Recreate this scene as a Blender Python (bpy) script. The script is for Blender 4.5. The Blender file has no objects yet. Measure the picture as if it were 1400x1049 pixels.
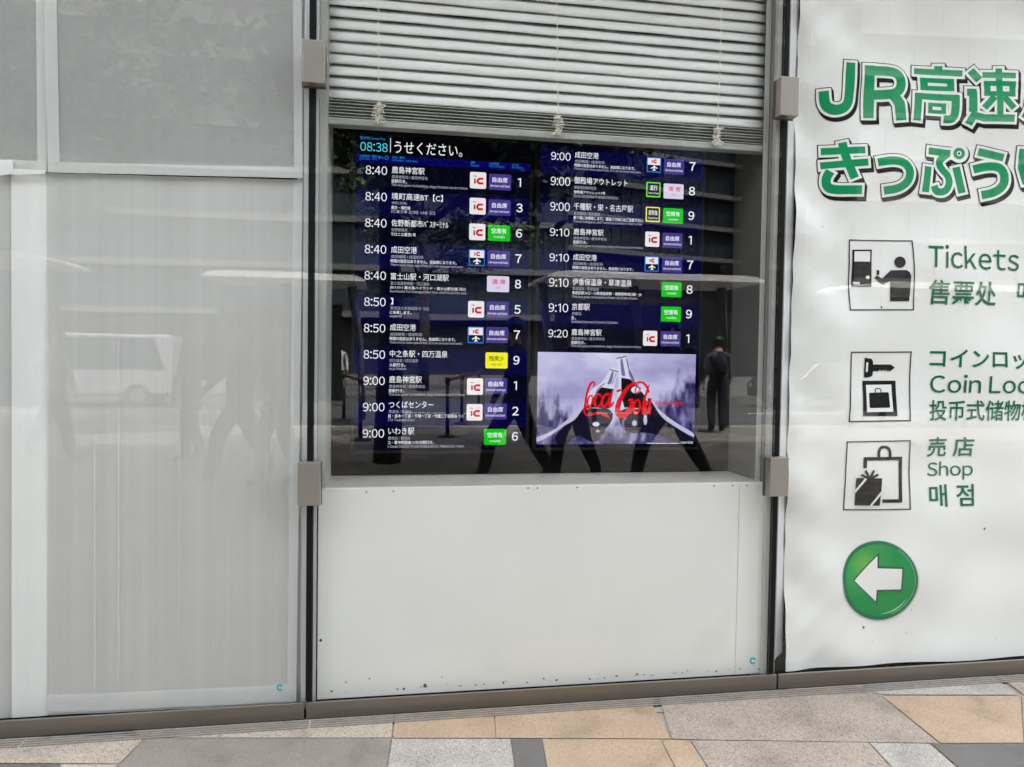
import bpy, bmesh, math, random
from mathutils import Vector, Matrix
from mathutils.geometry import tessellate_polygon
from math import sin, cos, pi, radians

# ------------------------------------------------------------------ camera, sky, sun, exposure
S = bpy.context.scene
COL = S.collection
F, CX, CY = 1040.0, 700.0, 524.5           # focal length and centre of the 1400 x 1049 photograph
YAW, PITCH, ROLL = 0.1697, -0.0313, 0.0143
EYE = Vector((0.0, -2.73, 1.28))
_fw = Vector((sin(YAW) * cos(PITCH), cos(YAW) * cos(PITCH), sin(PITCH)))
_r = Vector((cos(YAW), -sin(YAW), 0)); _u = _r.cross(_fw)
RT = _r * cos(ROLL) + _u * sin(ROLL); UP = -_r * sin(ROLL) + _u * cos(ROLL)
cam = bpy.data.cameras.new('camera'); cam.sensor_width = 36; cam.lens = F / 1400 * 36
cam.clip_start = 0.05; cam.clip_end = 600
co = bpy.data.objects.new('camera', cam); COL.objects.link(co)
M = Matrix((RT, UP, -_fw)).transposed().to_4x4(); M.translation = EYE
co.matrix_world = M; S.camera = co

EXPO = 3.36
EM = 2.0 ** -EXPO                            # emission that displays as 1.0
S.view_settings.view_transform = 'Standard'; S.view_settings.look = 'None'
S.view_settings.exposure = EXPO; S.view_settings.gamma = 1.0
SUN_EL = radians(60)
W = bpy.data.worlds.new('World'); S.world = W; W.use_nodes = True
nt = W.node_tree; nt.nodes.clear()
sky = nt.nodes.new('ShaderNodeTexSky'); sky.sky_type = 'NISHITA'; sky.sun_disc = False
sky.sun_elevation = SUN_EL; sky.sun_rotation = radians(8); sky.dust_density = 3.0; sky.air_density = 1.2
hs = nt.nodes.new('ShaderNodeHueSaturation'); hs.inputs['Saturation'].default_value = 0.10
bg = nt.nodes.new('ShaderNodeBackground'); bg.inputs['Strength'].default_value = 0.15
wo = nt.nodes.new('ShaderNodeOutputWorld')
nt.links.new(sky.outputs[0], hs.inputs['Color']); nt.links.new(hs.outputs[0], bg.inputs['Color'])
nt.links.new(bg.outputs[0], wo.inputs['Surface'])
sl = bpy.data.lights.new('sun', 'SUN'); sl.energy = 2.0; sl.angle = radians(3); sl.color = (1, .96, .9)
so = bpy.data.objects.new('sun', sl); COL.objects.link(so)
so.rotation_euler = Vector((-.12 * cos(SUN_EL), -cos(SUN_EL), -sin(SUN_EL))).to_track_quat('-Z', 'Y').to_euler()
so.location = (0, 20, 40)
S.cycles.transparent_max_bounces = 24; S.cycles.max_bounces = 10
S.cycles.caustics_reflective = False; S.cycles.caustics_refractive = False

# ------------------------------------------------------------------ placing helpers
def ray(px, py):
    return _fw * F + RT * (px - CX) - UP * (py - CY)
def U(px, py, Y=0.0):                        # photo pixel -> point of the vertical plane at depth Y
    d = ray(px, py); t = (Y - EYE.y) / d.y; return EYE + d * t
def G(px, py, z=0.0):                        # photo pixel -> point of the ground
    d = ray(px, py); t = (z - EYE.z) / d.z; return EYE + d * t
def RG(px, py):                              # a foot seen reflected in the glass -> where it stands in the street
    p = G(px, py); return Vector((p.x, -p.y, 0))
def RW(px, py, Y):                           # a point seen reflected, standing Y metres out in the street
    p = U(px, py, Y); return Vector((p.x, -Y, p.z))

rnd = random.Random(5)

class MB:
    """collects geometry in world coordinates"""
    def __init__(s): s.v = []; s.f = []; s.m = []
    def face(s, pts, mi=0):
        n = len(s.v); s.v += [Vector(p) for p in pts]; s.f.append(tuple(range(n, n + len(pts)))); s.m.append(mi)
    def add(s, vs, fs, mi=0):
        n = len(s.v); s.v += [Vector(p) for p in vs]
        for f in fs: s.f.append(tuple(i + n for i in f)); s.m.append(mi)
    def box(s, a, b, mi=0):
        x0, x1 = sorted((a[0], b[0])); y0, y1 = sorted((a[1], b[1])); z0, z1 = sorted((a[2], b[2]))
        v = [(x0, y0, z0), (x1, y0, z0), (x1, y1, z0), (x0, y1, z0), (x0, y0, z1), (x1, y0, z1), (x1, y1, z1), (x0, y1, z1)]
        s.add(v, [(0, 3, 2, 1), (4, 5, 6, 7), (0, 1, 5, 4), (1, 2, 6, 5), (2, 3, 7, 6), (3, 0, 4, 7)], mi)
    def tube(s, pts, r, n=6, mi=0, caps=True):
        pts = [Vector(p) for p in pts]; rs = r if isinstance(r, (list, tuple)) else [r] * len(pts)
        base = len(s.v); prev = None
        for i, p in enumerate(pts):
            d = (pts[min(i + 1, len(pts) - 1)] - pts[max(i - 1, 0)]).normalized()
            a = prev if prev is not None else (Vector((0, 0, 1)) if abs(d.z) < .9 else Vector((1, 0, 0)))
            u = d.cross(a).cross(d)
            if u.length < 1e-6: u = d.orthogonal()
            u.normalize(); w = d.cross(u); prev = u
            for k in range(n):
                t = 2 * pi * k / n; s.v.append(p + (u * cos(t) + w * sin(t)) * rs[i])
        for i in range(len(pts) - 1):
            for k in range(n):
                s.f.append((base + i * n + k, base + i * n + (k + 1) % n, base + (i + 1) * n + (k + 1) % n, base + (i + 1) * n + k)); s.m.append(mi)
        if caps:
            s.f.append(tuple(base + k for k in reversed(range(n)))); s.m.append(mi)
            e = base + (len(pts) - 1) * n; s.f.append(tuple(e + k for k in range(n))); s.m.append(mi)
    def ball(s, c, r, n=10, m=7, mi=0):
        r = r if isinstance(r, (list, tuple)) else (r, r, r); vs = []; fs = []
        for i in range(m + 1):
            for k in range(n):
                t = pi * i / m; a = 2 * pi * k / n
                vs.append((c[0] + r[0] * sin(t) * cos(a), c[1] + r[1] * sin(t) * sin(a), c[2] + r[2] * cos(t)))
        for i in range(m):
            for k in range(n): fs.append((i * n + k, (i + 1) * n + k, (i + 1) * n + (k + 1) % n, i * n + (k + 1) % n))
        s.add(vs, fs, mi)
    def warp(s, fn, limit=.014):
        """cut into small triangles, then follow the uneven sheet"""
        vs, fs, ms, mid = list(s.v), [], [], {}
        def m(a, c):
            k = (min(a, c), max(a, c))
            if k not in mid: vs.append((vs[a] + vs[c]) / 2); mid[k] = len(vs) - 1
            return mid[k]
        todo = [((f[0], f[i], f[i + 1]), mi) for f, mi in zip(s.f, s.m) for i in range(1, len(f) - 1)]
        while todo:
            f, mi = todo.pop(); L = [(vs[f[i]] - vs[f[(i + 1) % 3]]).length for i in range(3)]; i = L.index(max(L))
            if L[i] <= limit: fs.append(f); ms.append(mi); continue
            a, c, d = f[i], f[(i + 1) % 3], f[(i + 2) % 3]; e = m(a, c); todo += [((a, e, d), mi), ((e, c, d), mi)]
        for p in vs: p.y += fn(p.x, p.z)
        s.v, s.f, s.m = vs, fs, ms; return s
    def build(s, name, mats, parent=None, smooth=False, bevel=0, loc=None):
        me = bpy.data.meshes.new(name)
        if parent is not None: org = Vector(parent['_w'])
        elif loc is not None: org = Vector(loc)
        else: org = Vector((0, 0, 0))
        me.from_pydata([v - org for v in s.v], [], s.f)
        for m in (mats if isinstance(mats, (list, tuple)) else [mats]): me.materials.append(m)
        me.polygons.foreach_set('material_index', s.m)
        if smooth: me.polygons.foreach_set('use_smooth', [True] * len(s.f))
        me.update(); o = bpy.data.objects.new(name, me); COL.objects.link(o)
        if parent is None: o.location = org
        else: o.parent = parent
        o['_w'] = tuple(org)
        if bevel:
            b = o.modifiers.new('bevel', 'BEVEL'); b.width = bevel; b.segments = 2; b.limit_method = 'ANGLE'
        return o
def tag(o, label, cat=None, group=None, kind=None):
    if label: o['label'] = label
    if cat: o['category'] = cat
    if group: o['group'] = group
    if kind: o['kind'] = kind
    return o
def thing(name, label, cat, loc, group=None):
    o = bpy.data.objects.new(name, None); COL.objects.link(o); o.location = loc; o['_w'] = tuple(loc)
    o.empty_display_size = .1
    return tag(o, label, cat, group)

# ------------------------------------------------------------------ materials
def nodes(name):
    m = bpy.data.materials.new(name); m.use_nodes = True; t = m.node_tree; t.nodes.clear()
    return m, t, t.nodes.new('ShaderNodeOutputMaterial')
def N(t, k, **kw):
    n = t.nodes.new('ShaderNode' + k)
    for a, b in kw.items():
        if a.startswith('i_'): n.inputs[a[2:].replace('_', ' ')].default_value = b
        else: setattr(n, a, b)
    return n
def ramp(t, src, stops):
    r = t.nodes.new('ShaderNodeValToRGB'); e = r.color_ramp.elements
    while len(e) < len(stops): e.new(.5)
    for x, (p, c) in zip(e, stops):
        x.position = p; x.color = (c[0], c[1], c[2], 1) if isinstance(c, (tuple, list)) else (c, c, c, 1)
    t.links.new(src, r.inputs[0]); return r
def coords(t, scale=(1, 1, 1), rot=(0, 0, 0)):
    c = N(t, 'TexCoord'); mp = N(t, 'Mapping'); mp.inputs['Scale'].default_value = scale; mp.inputs['Rotation'].default_value = rot
    t.links.new(c.outputs['Object'], mp.inputs['Vector']); return mp.outputs[0]
def mixc(t, fac, a, b, blend='MIX'):
    n = N(t, 'Mix', data_type='RGBA', blend_type=blend)
    for s, v in ((0, fac), (6, a), (7, b)):
        if hasattr(v, 'node'): t.links.new(v, n.inputs[s])
        else: n.inputs[s].default_value = v if s == 0 else (v[0], v[1], v[2], 1)
    return n.outputs[2]
def pbr(name, col, rough=.6, metal=0, var=.12, scale=6, bump=0, bscale=40, spec=.5, stretch=(1, 1, 1), stain=None, coat=0):
    """a painted/metal/cloth surface with uneven tone and a fine bump"""
    m, t, o = nodes(name); b = N(t, 'BsdfPrincipled'); t.links.new(b.outputs[0], o.inputs[0])
    v = coords(t, stretch); n = N(t, 'TexNoise'); n.inputs['Scale'].default_value = scale; n.inputs['Detail'].default_value = 5
    t.links.new(v, n.inputs['Vector'])
    lo = tuple(c * (1 - var) for c in col); hi = tuple(min(1, c * (1 + var)) for c in col)
    r = ramp(t, n.outputs['Fac'], [(.3, lo), (.7, hi)]); out = r.outputs[0]
    if stain:
        s = N(t, 'TexNoise'); s.inputs['Scale'].default_value = stain[1]; s.inputs['Detail'].default_value = 8
        t.links.new(v, s.inputs['Vector']); rr = ramp(t, s.outputs['Fac'], [(stain[2], 0), (stain[2] + .08, 1)])
        out = mixc(t, rr.outputs[0], out, stain[0])
    t.links.new(out, b.inputs['Base Color'])
    b.inputs['Roughness'].default_value = rough; b.inputs['Metallic'].default_value = metal
    b.inputs['Specular IOR Level'].default_value = spec; b.inputs['Coat Weight'].default_value = coat
    if bump:
        k = N(t, 'TexNoise'); k.inputs['Scale'].default_value = bscale; k.inputs['Detail'].default_value = 4; t.links.new(v, k.inputs['Vector'])
        bp = N(t, 'Bump'); bp.inputs['Strength'].default_value = bump; bp.inputs['Distance'].default_value = .01
        t.links.new(k.outputs['Fac'], bp.inputs['Height']); t.links.new(bp.outputs[0], b.inputs['Normal'])
    return m
def srgb(r, g, b):
    f = lambda c: c / 255 / 12.92 if c <= 10 else ((c / 255 + .055) / 1.055) ** 2.4
    return (f(r), f(g), f(b))
def emit(name, rgb, k=1.0):
    m, t, o = nodes(name); e = N(t, 'Emission'); c = srgb(*rgb)
    e.inputs['Color'].default_value = (*c, 1); e.inputs['Strength'].default_value = EM * k
    t.links.new(e.outputs[0], o.inputs[0]); return m
def glass_mat():
    m, t, o = nodes('window_glass'); tr = N(t, 'BsdfTransparent'); tr.inputs[0].default_value = (.982, .988, .985, 1)
    g = N(t, 'BsdfGlossy'); g.inputs['Roughness'].default_value = 0.0; g.inputs['Color'].default_value = (1, 1, 1, 1)
    lw = N(t, 'LayerWeight'); p = N(t, 'Math', operation='POWER'); p.inputs[1].default_value = 5
    t.links.new(lw.outputs['Facing'], p.inputs[0])
    a = N(t, 'Math', operation='MULTIPLY_ADD'); a.inputs[1].default_value = .95; a.inputs[2].default_value = .031
    t.links.new(p.outputs[0], a.inputs[0])
    v = coords(t); n = N(t, 'TexNoise'); n.inputs['Scale'].default_value = 1.6; n.inputs['Detail'].default_value = 1; t.links.new(v, n.inputs['Vector'])
    bp = N(t, 'Bump'); bp.inputs['Strength'].default_value = .06; bp.inputs['Distance'].default_value = .01
    t.links.new(n.outputs['Fac'], bp.inputs['Height']); t.links.new(bp.outputs[0], g.inputs['Normal'])
    mx = N(t, 'MixShader'); t.links.new(a.outputs[0], mx.inputs[0]); t.links.new(tr.outputs[0], mx.inputs[1]); t.links.new(g.outputs[0], mx.inputs[2])
    t.links.new(mx.outputs[0], o.inputs[0]); return m
def film(name, alpha, col, streak=.5, wrinkle=.3):
    """thin translucent plastic sheeting with long vertical creases"""
    m, t, o = nodes(name); tr = N(t, 'BsdfTransparent'); d = N(t, 'BsdfPrincipled'); d.inputs['Roughness'].default_value = .45
    v = coords(t, (14, 1, .12)); n = N(t, 'TexNoise'); n.inputs['Scale'].default_value = 1.6; n.inputs['Detail'].default_value = 6; t.links.new(v, n.inputs['Vector'])
    v2 = coords(t, (1, 1, 1)); n2 = N(t, 'TexNoise'); n2.inputs['Scale'].default_value = 1.3; n2.inputs['Detail'].default_value = 3; t.links.new(v2, n2.inputs['Vector'])
    lo = tuple(c * (1 - .10 * streak) for c in col); r = ramp(t, n.outputs['Fac'], [(.3, lo), (.7, col)])
    r2 = ramp(t, n2.outputs['Fac'], [(.3, .93), (.7, 1.0)])
    t.links.new(mixc(t, 1.0, r.outputs[0], r2.outputs[0], 'MULTIPLY'), d.inputs['Base Color'])
    bp = N(t, 'Bump'); bp.inputs['Strength'].default_value = wrinkle; bp.inputs['Distance'].default_value = .01
    t.links.new(n.outputs['Fac'], bp.inputs['Height']); t.links.new(bp.outputs[0], d.inputs['Normal'])
    mx = N(t, 'MixShader'); mx.inputs[0].default_value = alpha
    t.links.new(tr.outputs[0], mx.inputs[1]); t.links.new(d.outputs[0], mx.inputs[2]); t.links.new(mx.outputs[0], o.inputs[0]); return m
def granite(name, base, dark, light, scale=260, amt=.45, rough=.75):
    m, t, o = nodes(name); b = N(t, 'BsdfPrincipled'); t.links.new(b.outputs[0], o.inputs[0]); v = coords(t)
    vo = N(t, 'TexVoronoi'); vo.inputs['Scale'].default_value = scale; t.links.new(v, vo.inputs['Vector'])
    sep = N(t, 'SeparateColor'); t.links.new(vo.outputs['Color'], sep.inputs[0])
    r = ramp(t, sep.outputs[0], [(0, dark), (.14 + .1 * amt, base), (.75, base), (1, light)])
    vb = N(t, 'TexVoronoi'); vb.inputs['Scale'].default_value = scale * .45; t.links.new(v, vb.inputs['Vector'])
    sb = N(t, 'SeparateColor'); t.links.new(vb.outputs['Color'], sb.inputs[0])
    rb = ramp(t, sb.outputs[1], [(0, .55), (.16, 1.0), (1, 1.0)])
    c = mixc(t, amt, r.outputs[0], rb.outputs[0], 'MULTIPLY')
    n = N(t, 'TexNoise'); n.inputs['Scale'].default_value = 5; n.inputs['Detail'].default_value = 6; t.links.new(v, n.inputs['Vector'])
    rn = ramp(t, n.outputs['Fac'], [(.28, .62), (.45, .85), (.65, .95)])
    c = mixc(t, 1.0, c, rn.outputs[0], 'MULTIPLY'); t.links.new(c, b.inputs['Base Color']); b.inputs['Roughness'].default_value = rough
    bp = N(t, 'Bump'); bp.inputs['Strength'].default_value = .25; bp.inputs['Distance'].default_value = .002
    t.links.new(sep.outputs[1], bp.inputs['Height']); t.links.new(bp.outputs[0], b.inputs['Normal']); return m

GLASS = glass_mat()
BLACK = pbr('black_rubber', (.006, .006, .0065), .6, spec=.12)
STEEL = pbr('bronze_steel', (.235, .213, .187), .33, .85, .1, 3, stretch=(.3, 1, 6), stain=((.2, .17, .14), 3, .66))
CLAMP = pbr('satin_metal', (.32, .297, .27), .38, .75, .04, 5, bump=.02, bscale=200)
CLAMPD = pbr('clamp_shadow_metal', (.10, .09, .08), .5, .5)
WHITEB = pbr('white_board_paint', (.80, .798, .775), .42, 0, .035, 2.2, bump=.012, bscale=12, stain=((.775, .77, .745), 2.6, .62))
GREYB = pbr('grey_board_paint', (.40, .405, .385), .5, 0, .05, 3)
GREYD = pbr('shaded_side_board', (.095, .097, .09), .5, 0, .08, 3)  # right side board: its shade is put into the colour
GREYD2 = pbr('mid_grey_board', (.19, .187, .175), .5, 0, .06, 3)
LEDGE = pbr('ledge_paint', (.46, .44, .415), .5, 0, .08, 9)
ALU = pbr('pale_aluminium', (.62, .64, .66), .35, .3, .05, 4, stretch=(8, 8, .3))
DARKIN = pbr('dark_interior', (.012, .012, .013), .9, spec=.1)
NAVYBLK = pbr('black_wall', (.004, .004, .005), .8, spec=.1)
GRIME_SHADE = pbr('grime_and_shade', (.05, .045, .04), .9, 0, .4, 60)  # dirt marks, and the painted shade below the plinth
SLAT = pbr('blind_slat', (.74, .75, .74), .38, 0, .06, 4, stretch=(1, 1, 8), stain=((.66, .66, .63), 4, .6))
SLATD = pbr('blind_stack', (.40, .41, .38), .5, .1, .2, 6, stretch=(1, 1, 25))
CORD = pbr('cord', (.78, .76, .66), .9, 0, .15, 60)
BANNERM = pbr('banner_vinyl', (.88, .88, .87), .33, 0, .02, 3, bump=.05, bscale=9, coat=.1)
GREEN = pbr('banner_green', (.0, .30, .11), .5, 0, .04, 6, spec=.1)
GREEN2 = pbr('banner_text_green', (.0, .15, .065), .5, 0, .04, 6, spec=.1)
PBLACK = pbr('print_black', (.005, .005, .006), .5, spec=.1)
PWHITE = pbr('print_white', (.88, .88, .87), .35, 0, .01)
FILM_A = film('sheet_film_upper', .57, (.68, .68, .675), .4, .15)
FILM_B = film('sheet_film_lower', .74, (.78, .775, .765), 1.0, .4)
FILM_C = film('sheet_hem', .62, (.88, .88, .875), .4, .3)
FILM_D = film('sheet_band', .92, (.90, .90, .895), .5, .3)
TEAL = pbr('teal_print', (.03, .30, .34), .5)

# ------------------------------------------------------------------ text and drawing helpers
_tc = {}
def _raw(s, off):
    c = bpy.data.curves.new('lettering', 'FONT'); c.body = s; c.resolution_u = 3; c.offset = off
    o = bpy.data.objects.new('lettering', c); me = bpy.data.meshes.new_from_object(o)
    v = [(p.co.x, p.co.y) for p in me.vertices]; f = [tuple(p.vertices) for p in me.polygons]
    bpy.data.objects.remove(o); bpy.data.curves.remove(c); bpy.data.meshes.remove(me); return v, f
_one = {}
def glyphs(s, off=0):
    """outlines of a piece of writing, in a unit box; Latin letters and digits are set one by one in the East Asian face"""
    k = (s, off)
    if k not in _tc:
        if all(ord(c) < 127 for c in s) and s != '~':
            v, f, x = [], [], 0.0
            for ch in s:
                if ch == ' ': x += .26; continue
                q = (ch, off)
                if q not in _one: _one[q] = ([(.165, 0), (.262, 0), (.262, .733), (.185, .733), (.165, .632), (0, .565), (0, .645)], [(0, 1, 2, 3, 4), (4, 3, 6, 5)]) if ch == '1' else _raw(chr(ord(ch) + 0xFEE0), off)
                gv, gf = _one[q]; a0 = min(p[0] for p in gv); a1 = max(p[0] for p in gv); kk = 1.0
                lead = .09 if ch == '1' else .03; n = len(v)
                v += [(x + lead + (p[0] - a0) * kk, p[1] * kk) for p in gv]; f += [tuple(i + n for i in t) for t in gf]; x += lead + (a1 - a0) * kk + (.14 if ch == '1' else .055)
        else: v, f = _raw(s, off)
        x0 = min(a for a, b in v); x1 = max(a for a, b in v); y0 = min(b for a, b in v); y1 = max(b for a, b in v)
        _asp[k] = (x1 - x0) / (y1 - y0)
        _tc[k] = ([((a - x0) / (x1 - x0), (b - y0) / (y1 - y0)) for a, b in v], f)
    return _tc[k]
_asp = {}
def centred(mb, s, xc, yb, h, Y, eps=.001, mi=0, off=0):
    glyphs(s, off); w = h * _asp[(s, off)]; text(mb, s, xc - w / 2, xc + w / 2, yb, h, Y, eps, mi, off)
def text(mb, s, x0, x1, yb, h, Y, eps=.001, mi=0, off=0, fn=None):
    """writing whose ink spans pixels x0..x1 with its lower edge at (x0, yb), h pixels tall, on the plane at depth Y"""
    A = U(x0, yb, Y); w = U(x1, yb, Y).x - A.x; hh = U(x0, yb - h, Y).z - A.z
    v, f = glyphs(s, off); pts = []
    for a, b in v:
        x, z = A.x + a * w, A.z + b * hh
        pts.append((x, Y - eps, z))
    mb.add(pts, f, mi)
def poly(mb, pts, mi=0):
    t = tessellate_polygon([[Vector(p) for p in pts]])
    # keep the faces turned to the street (-Y)
    fs = []
    for a, b, c in t:
        n = (Vector(pts[b]) - Vector(pts[a])).cross(Vector(pts[c]) - Vector(pts[a]))
        fs.append((a, b, c) if n.y < 0 else (a, c, b))
    mb.add(pts, fs, mi)
def pxpoly(mb, pp, Y, eps=.001, mi=0, fn=None):
    pts = []
    for x, y in pp:
        p = U(x, y, Y); p.y = Y - eps; pts.append(p)
    poly(mb, pts, mi)
def ell(cx, cy, rx, ry, n=28, a0=0, a1=2 * pi):
    return [(cx + rx * cos(a0 + (a1 - a0) * k / n), cy + ry * sin(a0 + (a1 - a0) * k / n)) for k in range(n + (0 if abs(a1 - a0 - 2 * pi) < 1e-6 else 1))]
def smooth_path(p, it=2):
    for _ in range(it):
        q = [p[0]]
        for a, b in zip(p, p[1:]):
            q += [(a[0] * .75 + b[0] * .25, a[1] * .75 + b[1] * .25), (a[0] * .25 + b[0] * .75, a[1] * .25 + b[1] * .75)]
        q.append(p[-1]); p = q
    return p
_bias = [0]
def stroke(mb, p, w, Y, eps, mi=0, ext=0, fn=None, closed=False, step=8):
    """a brush stroke of constant or tapering width along pixel path p"""
    if closed: p = list(p) + [p[0]]
    q = []; ws = w if isinstance(w, (list, tuple)) else [w] * len(p); wq = []
    for i in range(len(p) - 1):
        a, b = p[i], p[i + 1]; L = math.hypot(b[0] - a[0], b[1] - a[1]); k = max(1, int(L / step))
        for j in range(k): q.append((a[0] + (b[0] - a[0]) * j / k, a[1] + (b[1] - a[1]) * j / k)); wq.append(ws[i] + (ws[i + 1] - ws[i]) * j / k)
    q.append(p[-1]); wq.append(ws[-1])
    if ext and not closed:
        for e, i in ((0, 1), (-1, -2)):
            dx, dy = q[e][0] - q[i][0], q[e][1] - q[i][1]; L = math.hypot(dx, dy) or 1
            q[e] = (q[e][0] + dx / L * ext, q[e][1] + dy / L * ext)
    n = len(q); vs = []; _bias[0] += 1
    for i in range(n):
        if closed: a, b = q[(i - 1) % (n - 1)], q[(i + 1) % (n - 1)]
        else: a, b = q[max(i - 1, 0)], q[min(i + 1, n - 1)]
        dx, dy = b[0] - a[0], b[1] - a[1]; L = math.hypot(dx, dy) or 1; nx, ny = -dy / L, dx / L
        k = 1.0
        if 0 < i < n - 1:
            d1 = (q[i][0] - q[i - 1][0], q[i][1] - q[i - 1][1]); l1 = math.hypot(*d1) or 1
            c = abs((-d1[1] * nx + d1[0] * ny) / l1); k = min(1.6, 1 / max(c, .5))
        for sgn in (1, -1):
            P = U(q[i][0] + nx * sgn * wq[i] / 2 * k, q[i][1] + ny * sgn * wq[i] / 2 * k, Y)
            P.y = Y - eps - (_bias[0] % 40) * 4e-6 - i * 1e-6; vs.append(P)
    fs = [(2 * i, 2 * i + 1, 2 * i + 3, 2 * i + 2) for i in range(n - 1)]
    mb.add(vs, fs, mi)

# ------------------------------------------------------------------ ground
TILE_B = granite('paving_beige', (.40, .345, .28), (.10, .085, .07), (.54, .48, .41), 300, .55)
TILE_D = granite('paving_dark_grey', (.23, .207, .175), (.12, .11, .10), (.28, .255, .23), 420, .2)
TILE_S = granite('paving_slate', (.12, .115, .11), (.075, .075, .075), (.15, .145, .14), 420, .15)
TILE_T = granite('paving_tan', (.375, .275, .19), (.23, .15, .095), (.48, .39, .29), 380, .35)
TILE_L = granite('paving_pale_granite', (.355, .33, .30), (.12, .11, .10), (.56, .54, .51), 380, .5)
TILE_P = granite('paving_rose_granite', (.315, .265, .22), (.11, .09, .078), (.45, .40, .35), 330, .7)
JOINT = pbr('paving_joint', (.09, .07, .055), .9, 0, .3, 40)
b = MB()
slabs = [
    ([(-60, 1006), (197, 1006), (197, 1009), (163, 1044), (-60, 1043)], 0), ([(-60, 1044), (84, 1045), (70, 1080), (-80, 1080)], 2),
    ([(84, 1045), (162, 1045), (130, 1080), (70, 1080)], 0), ([(197, 1009.3), (535, 1009.3), (523, 1080), (132, 1080)], 1),
    ([(197, 960), (538, 960), (535, 1008.6), (197, 1008.6)], 0), ([(541, 960), (673.6, 960), (677.6, 1009), (537, 1009)], 3),
    ([(675, 960), (890, 940), (891.4, 963), (917, 1010), (678.4, 1009)], 3), ([(893, 940), (1196, 940), (1204, 951), (1283, 1016), (1186, 1014.6), (944, 1011), (918.6, 1010)], 5),
    ([(1060, 930), (1174, 930), (1187, 949.6), (1090, 949.6)], 3), ([(1177, 925), (1350, 920), (1392, 950), (1189, 949.6)], 4),
    ([(1356, 918), (1500, 918), (1500, 950), (1400, 950)], 5),
    ([(1206, 951.4), (1395.5, 951.4), (1399, 1015.6), (1286, 1015.8)], 3), ([(1397, 951.4), (1520, 951.4), (1520, 1015.6), (1400.6, 1015.6)], 5),
    ([(536.6, 1010), (697.4, 1010.2), (708, 1080), (525, 1080)], 4), ([(699, 1010.2), (740.4, 1010.3), (753, 1080), (709.6, 1080)], 2),
    ([(741.6, 1010.3), (902.4, 1011), (938, 1080), (754, 1080)], 3), ([(904, 1011.2), (942.4, 1012), (987, 1080), (940, 1080)], 3),
    ([(944.4, 1012), (1187, 1015.2), (1247, 1080), (989, 1080)], 5), ([(1189, 1015.4), (1270.5, 1016.8), (1343, 1080), (1249, 1080)], 4),
    ([(1273.4, 1016.8), (1420, 1016.4), (1500, 1080), (1346, 1080)], 2)]
for pp, mi in slabs:
    pts = [G(x, y, .004) for x, y in pp]
    for q in pts: q.y = min(q.y, .02)
    b.add(pts, [tuple(reversed(range(len(pts))))], mi)
mesh = b.build('pavement', [TILE_B, TILE_D, TILE_S, TILE_T, TILE_L, TILE_P])
bm = bmesh.new(); bm.from_mesh(mesh.data)
for f in bm.faces:
    f.normal_update()
    if f.normal.z < 0: f.normal_flip()
bm.to_mesh(mesh.data); bm.free(); tag(mesh, None, kind='structure')
def slab_field(name):
    m, t, o = nodes(name); s = N(t, 'BsdfPrincipled'); t.links.new(s.outputs[0], o.inputs[0]); s.inputs['Roughness'].default_value = .8
    v = coords(t, (1, 1, 1), (0, 0, radians(7))); k = N(t, 'TexBrick'); t.links.new(v, k.inputs['Vector'])
    k.inputs['Scale'].default_value = 1; k.inputs['Brick Width'].default_value = .6; k.inputs['Row Height'].default_value = .36; k.inputs['Mortar Size'].default_value = .006
    k.inputs['Color1'].default_value = (.30, .265, .23, 1); k.inputs['Color2'].default_value = (.18, .168, .155, 1); k.inputs['Mortar'].default_value = (.09, .07, .055, 1)
    n = N(t, 'TexNoise'); n.inputs['Scale'].default_value = 60; t.links.new(v, n.inputs['Vector']); r = ramp(t, n.outputs['Fac'], [(.3, .75), (.7, 1.1)])
    t.links.new(mixc(t, 1, k.outputs['Color'], r.outputs[0], 'MULTIPLY'), s.inputs['Base Color']); return m
b = MB(); b.face([(-60, -11.5, 0), (60, -11.5, 0), (60, .6, 0), (-60, .6, 0)])
tag(b.build('footway', slab_field('paving_field')), None, kind='structure')
ASPH = pbr('asphalt', (.06, .06, .06), .85, 0, .2, 30, bump=.1, bscale=300)
b = MB(); b.face([(-250, -400, -.14), (250, -400, -.14), (250, 30, -.14), (-250, 30, -.14)]); tag(b.build('road', ASPH), None, kind='structure')
b = MB(); b.box((-60, -11.75, -.3), (60, -11.5, .004)); tag(b.build('kerb', pbr('kerb_stone', (.36, .35, .33), .8, 0, .1, 20)), None, kind='structure')
b = MB()
for x in range(-30, 40, 5): b.face([(x, -17.1, -.136), (x + 3, -17.1, -.136), (x + 3, -16.95, -.136), (x, -16.95, -.136)])
b.face([(-60, -12.2, -.136), (60, -12.2, -.136), (60, -12.05, -.136), (-60, -12.05, -.136)])
tag(b.build('road_markings', pbr('road_paint', (.7, .7, .66), .7)), None, kind='structure')
b = MB(); b.box((-120, -60, -.3), (120, -24, .0)); tag(b.build('far_pavement', pbr('far_paving', (.11, .105, .10), .85, 0, .15, 2)), None, kind='structure')

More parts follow.
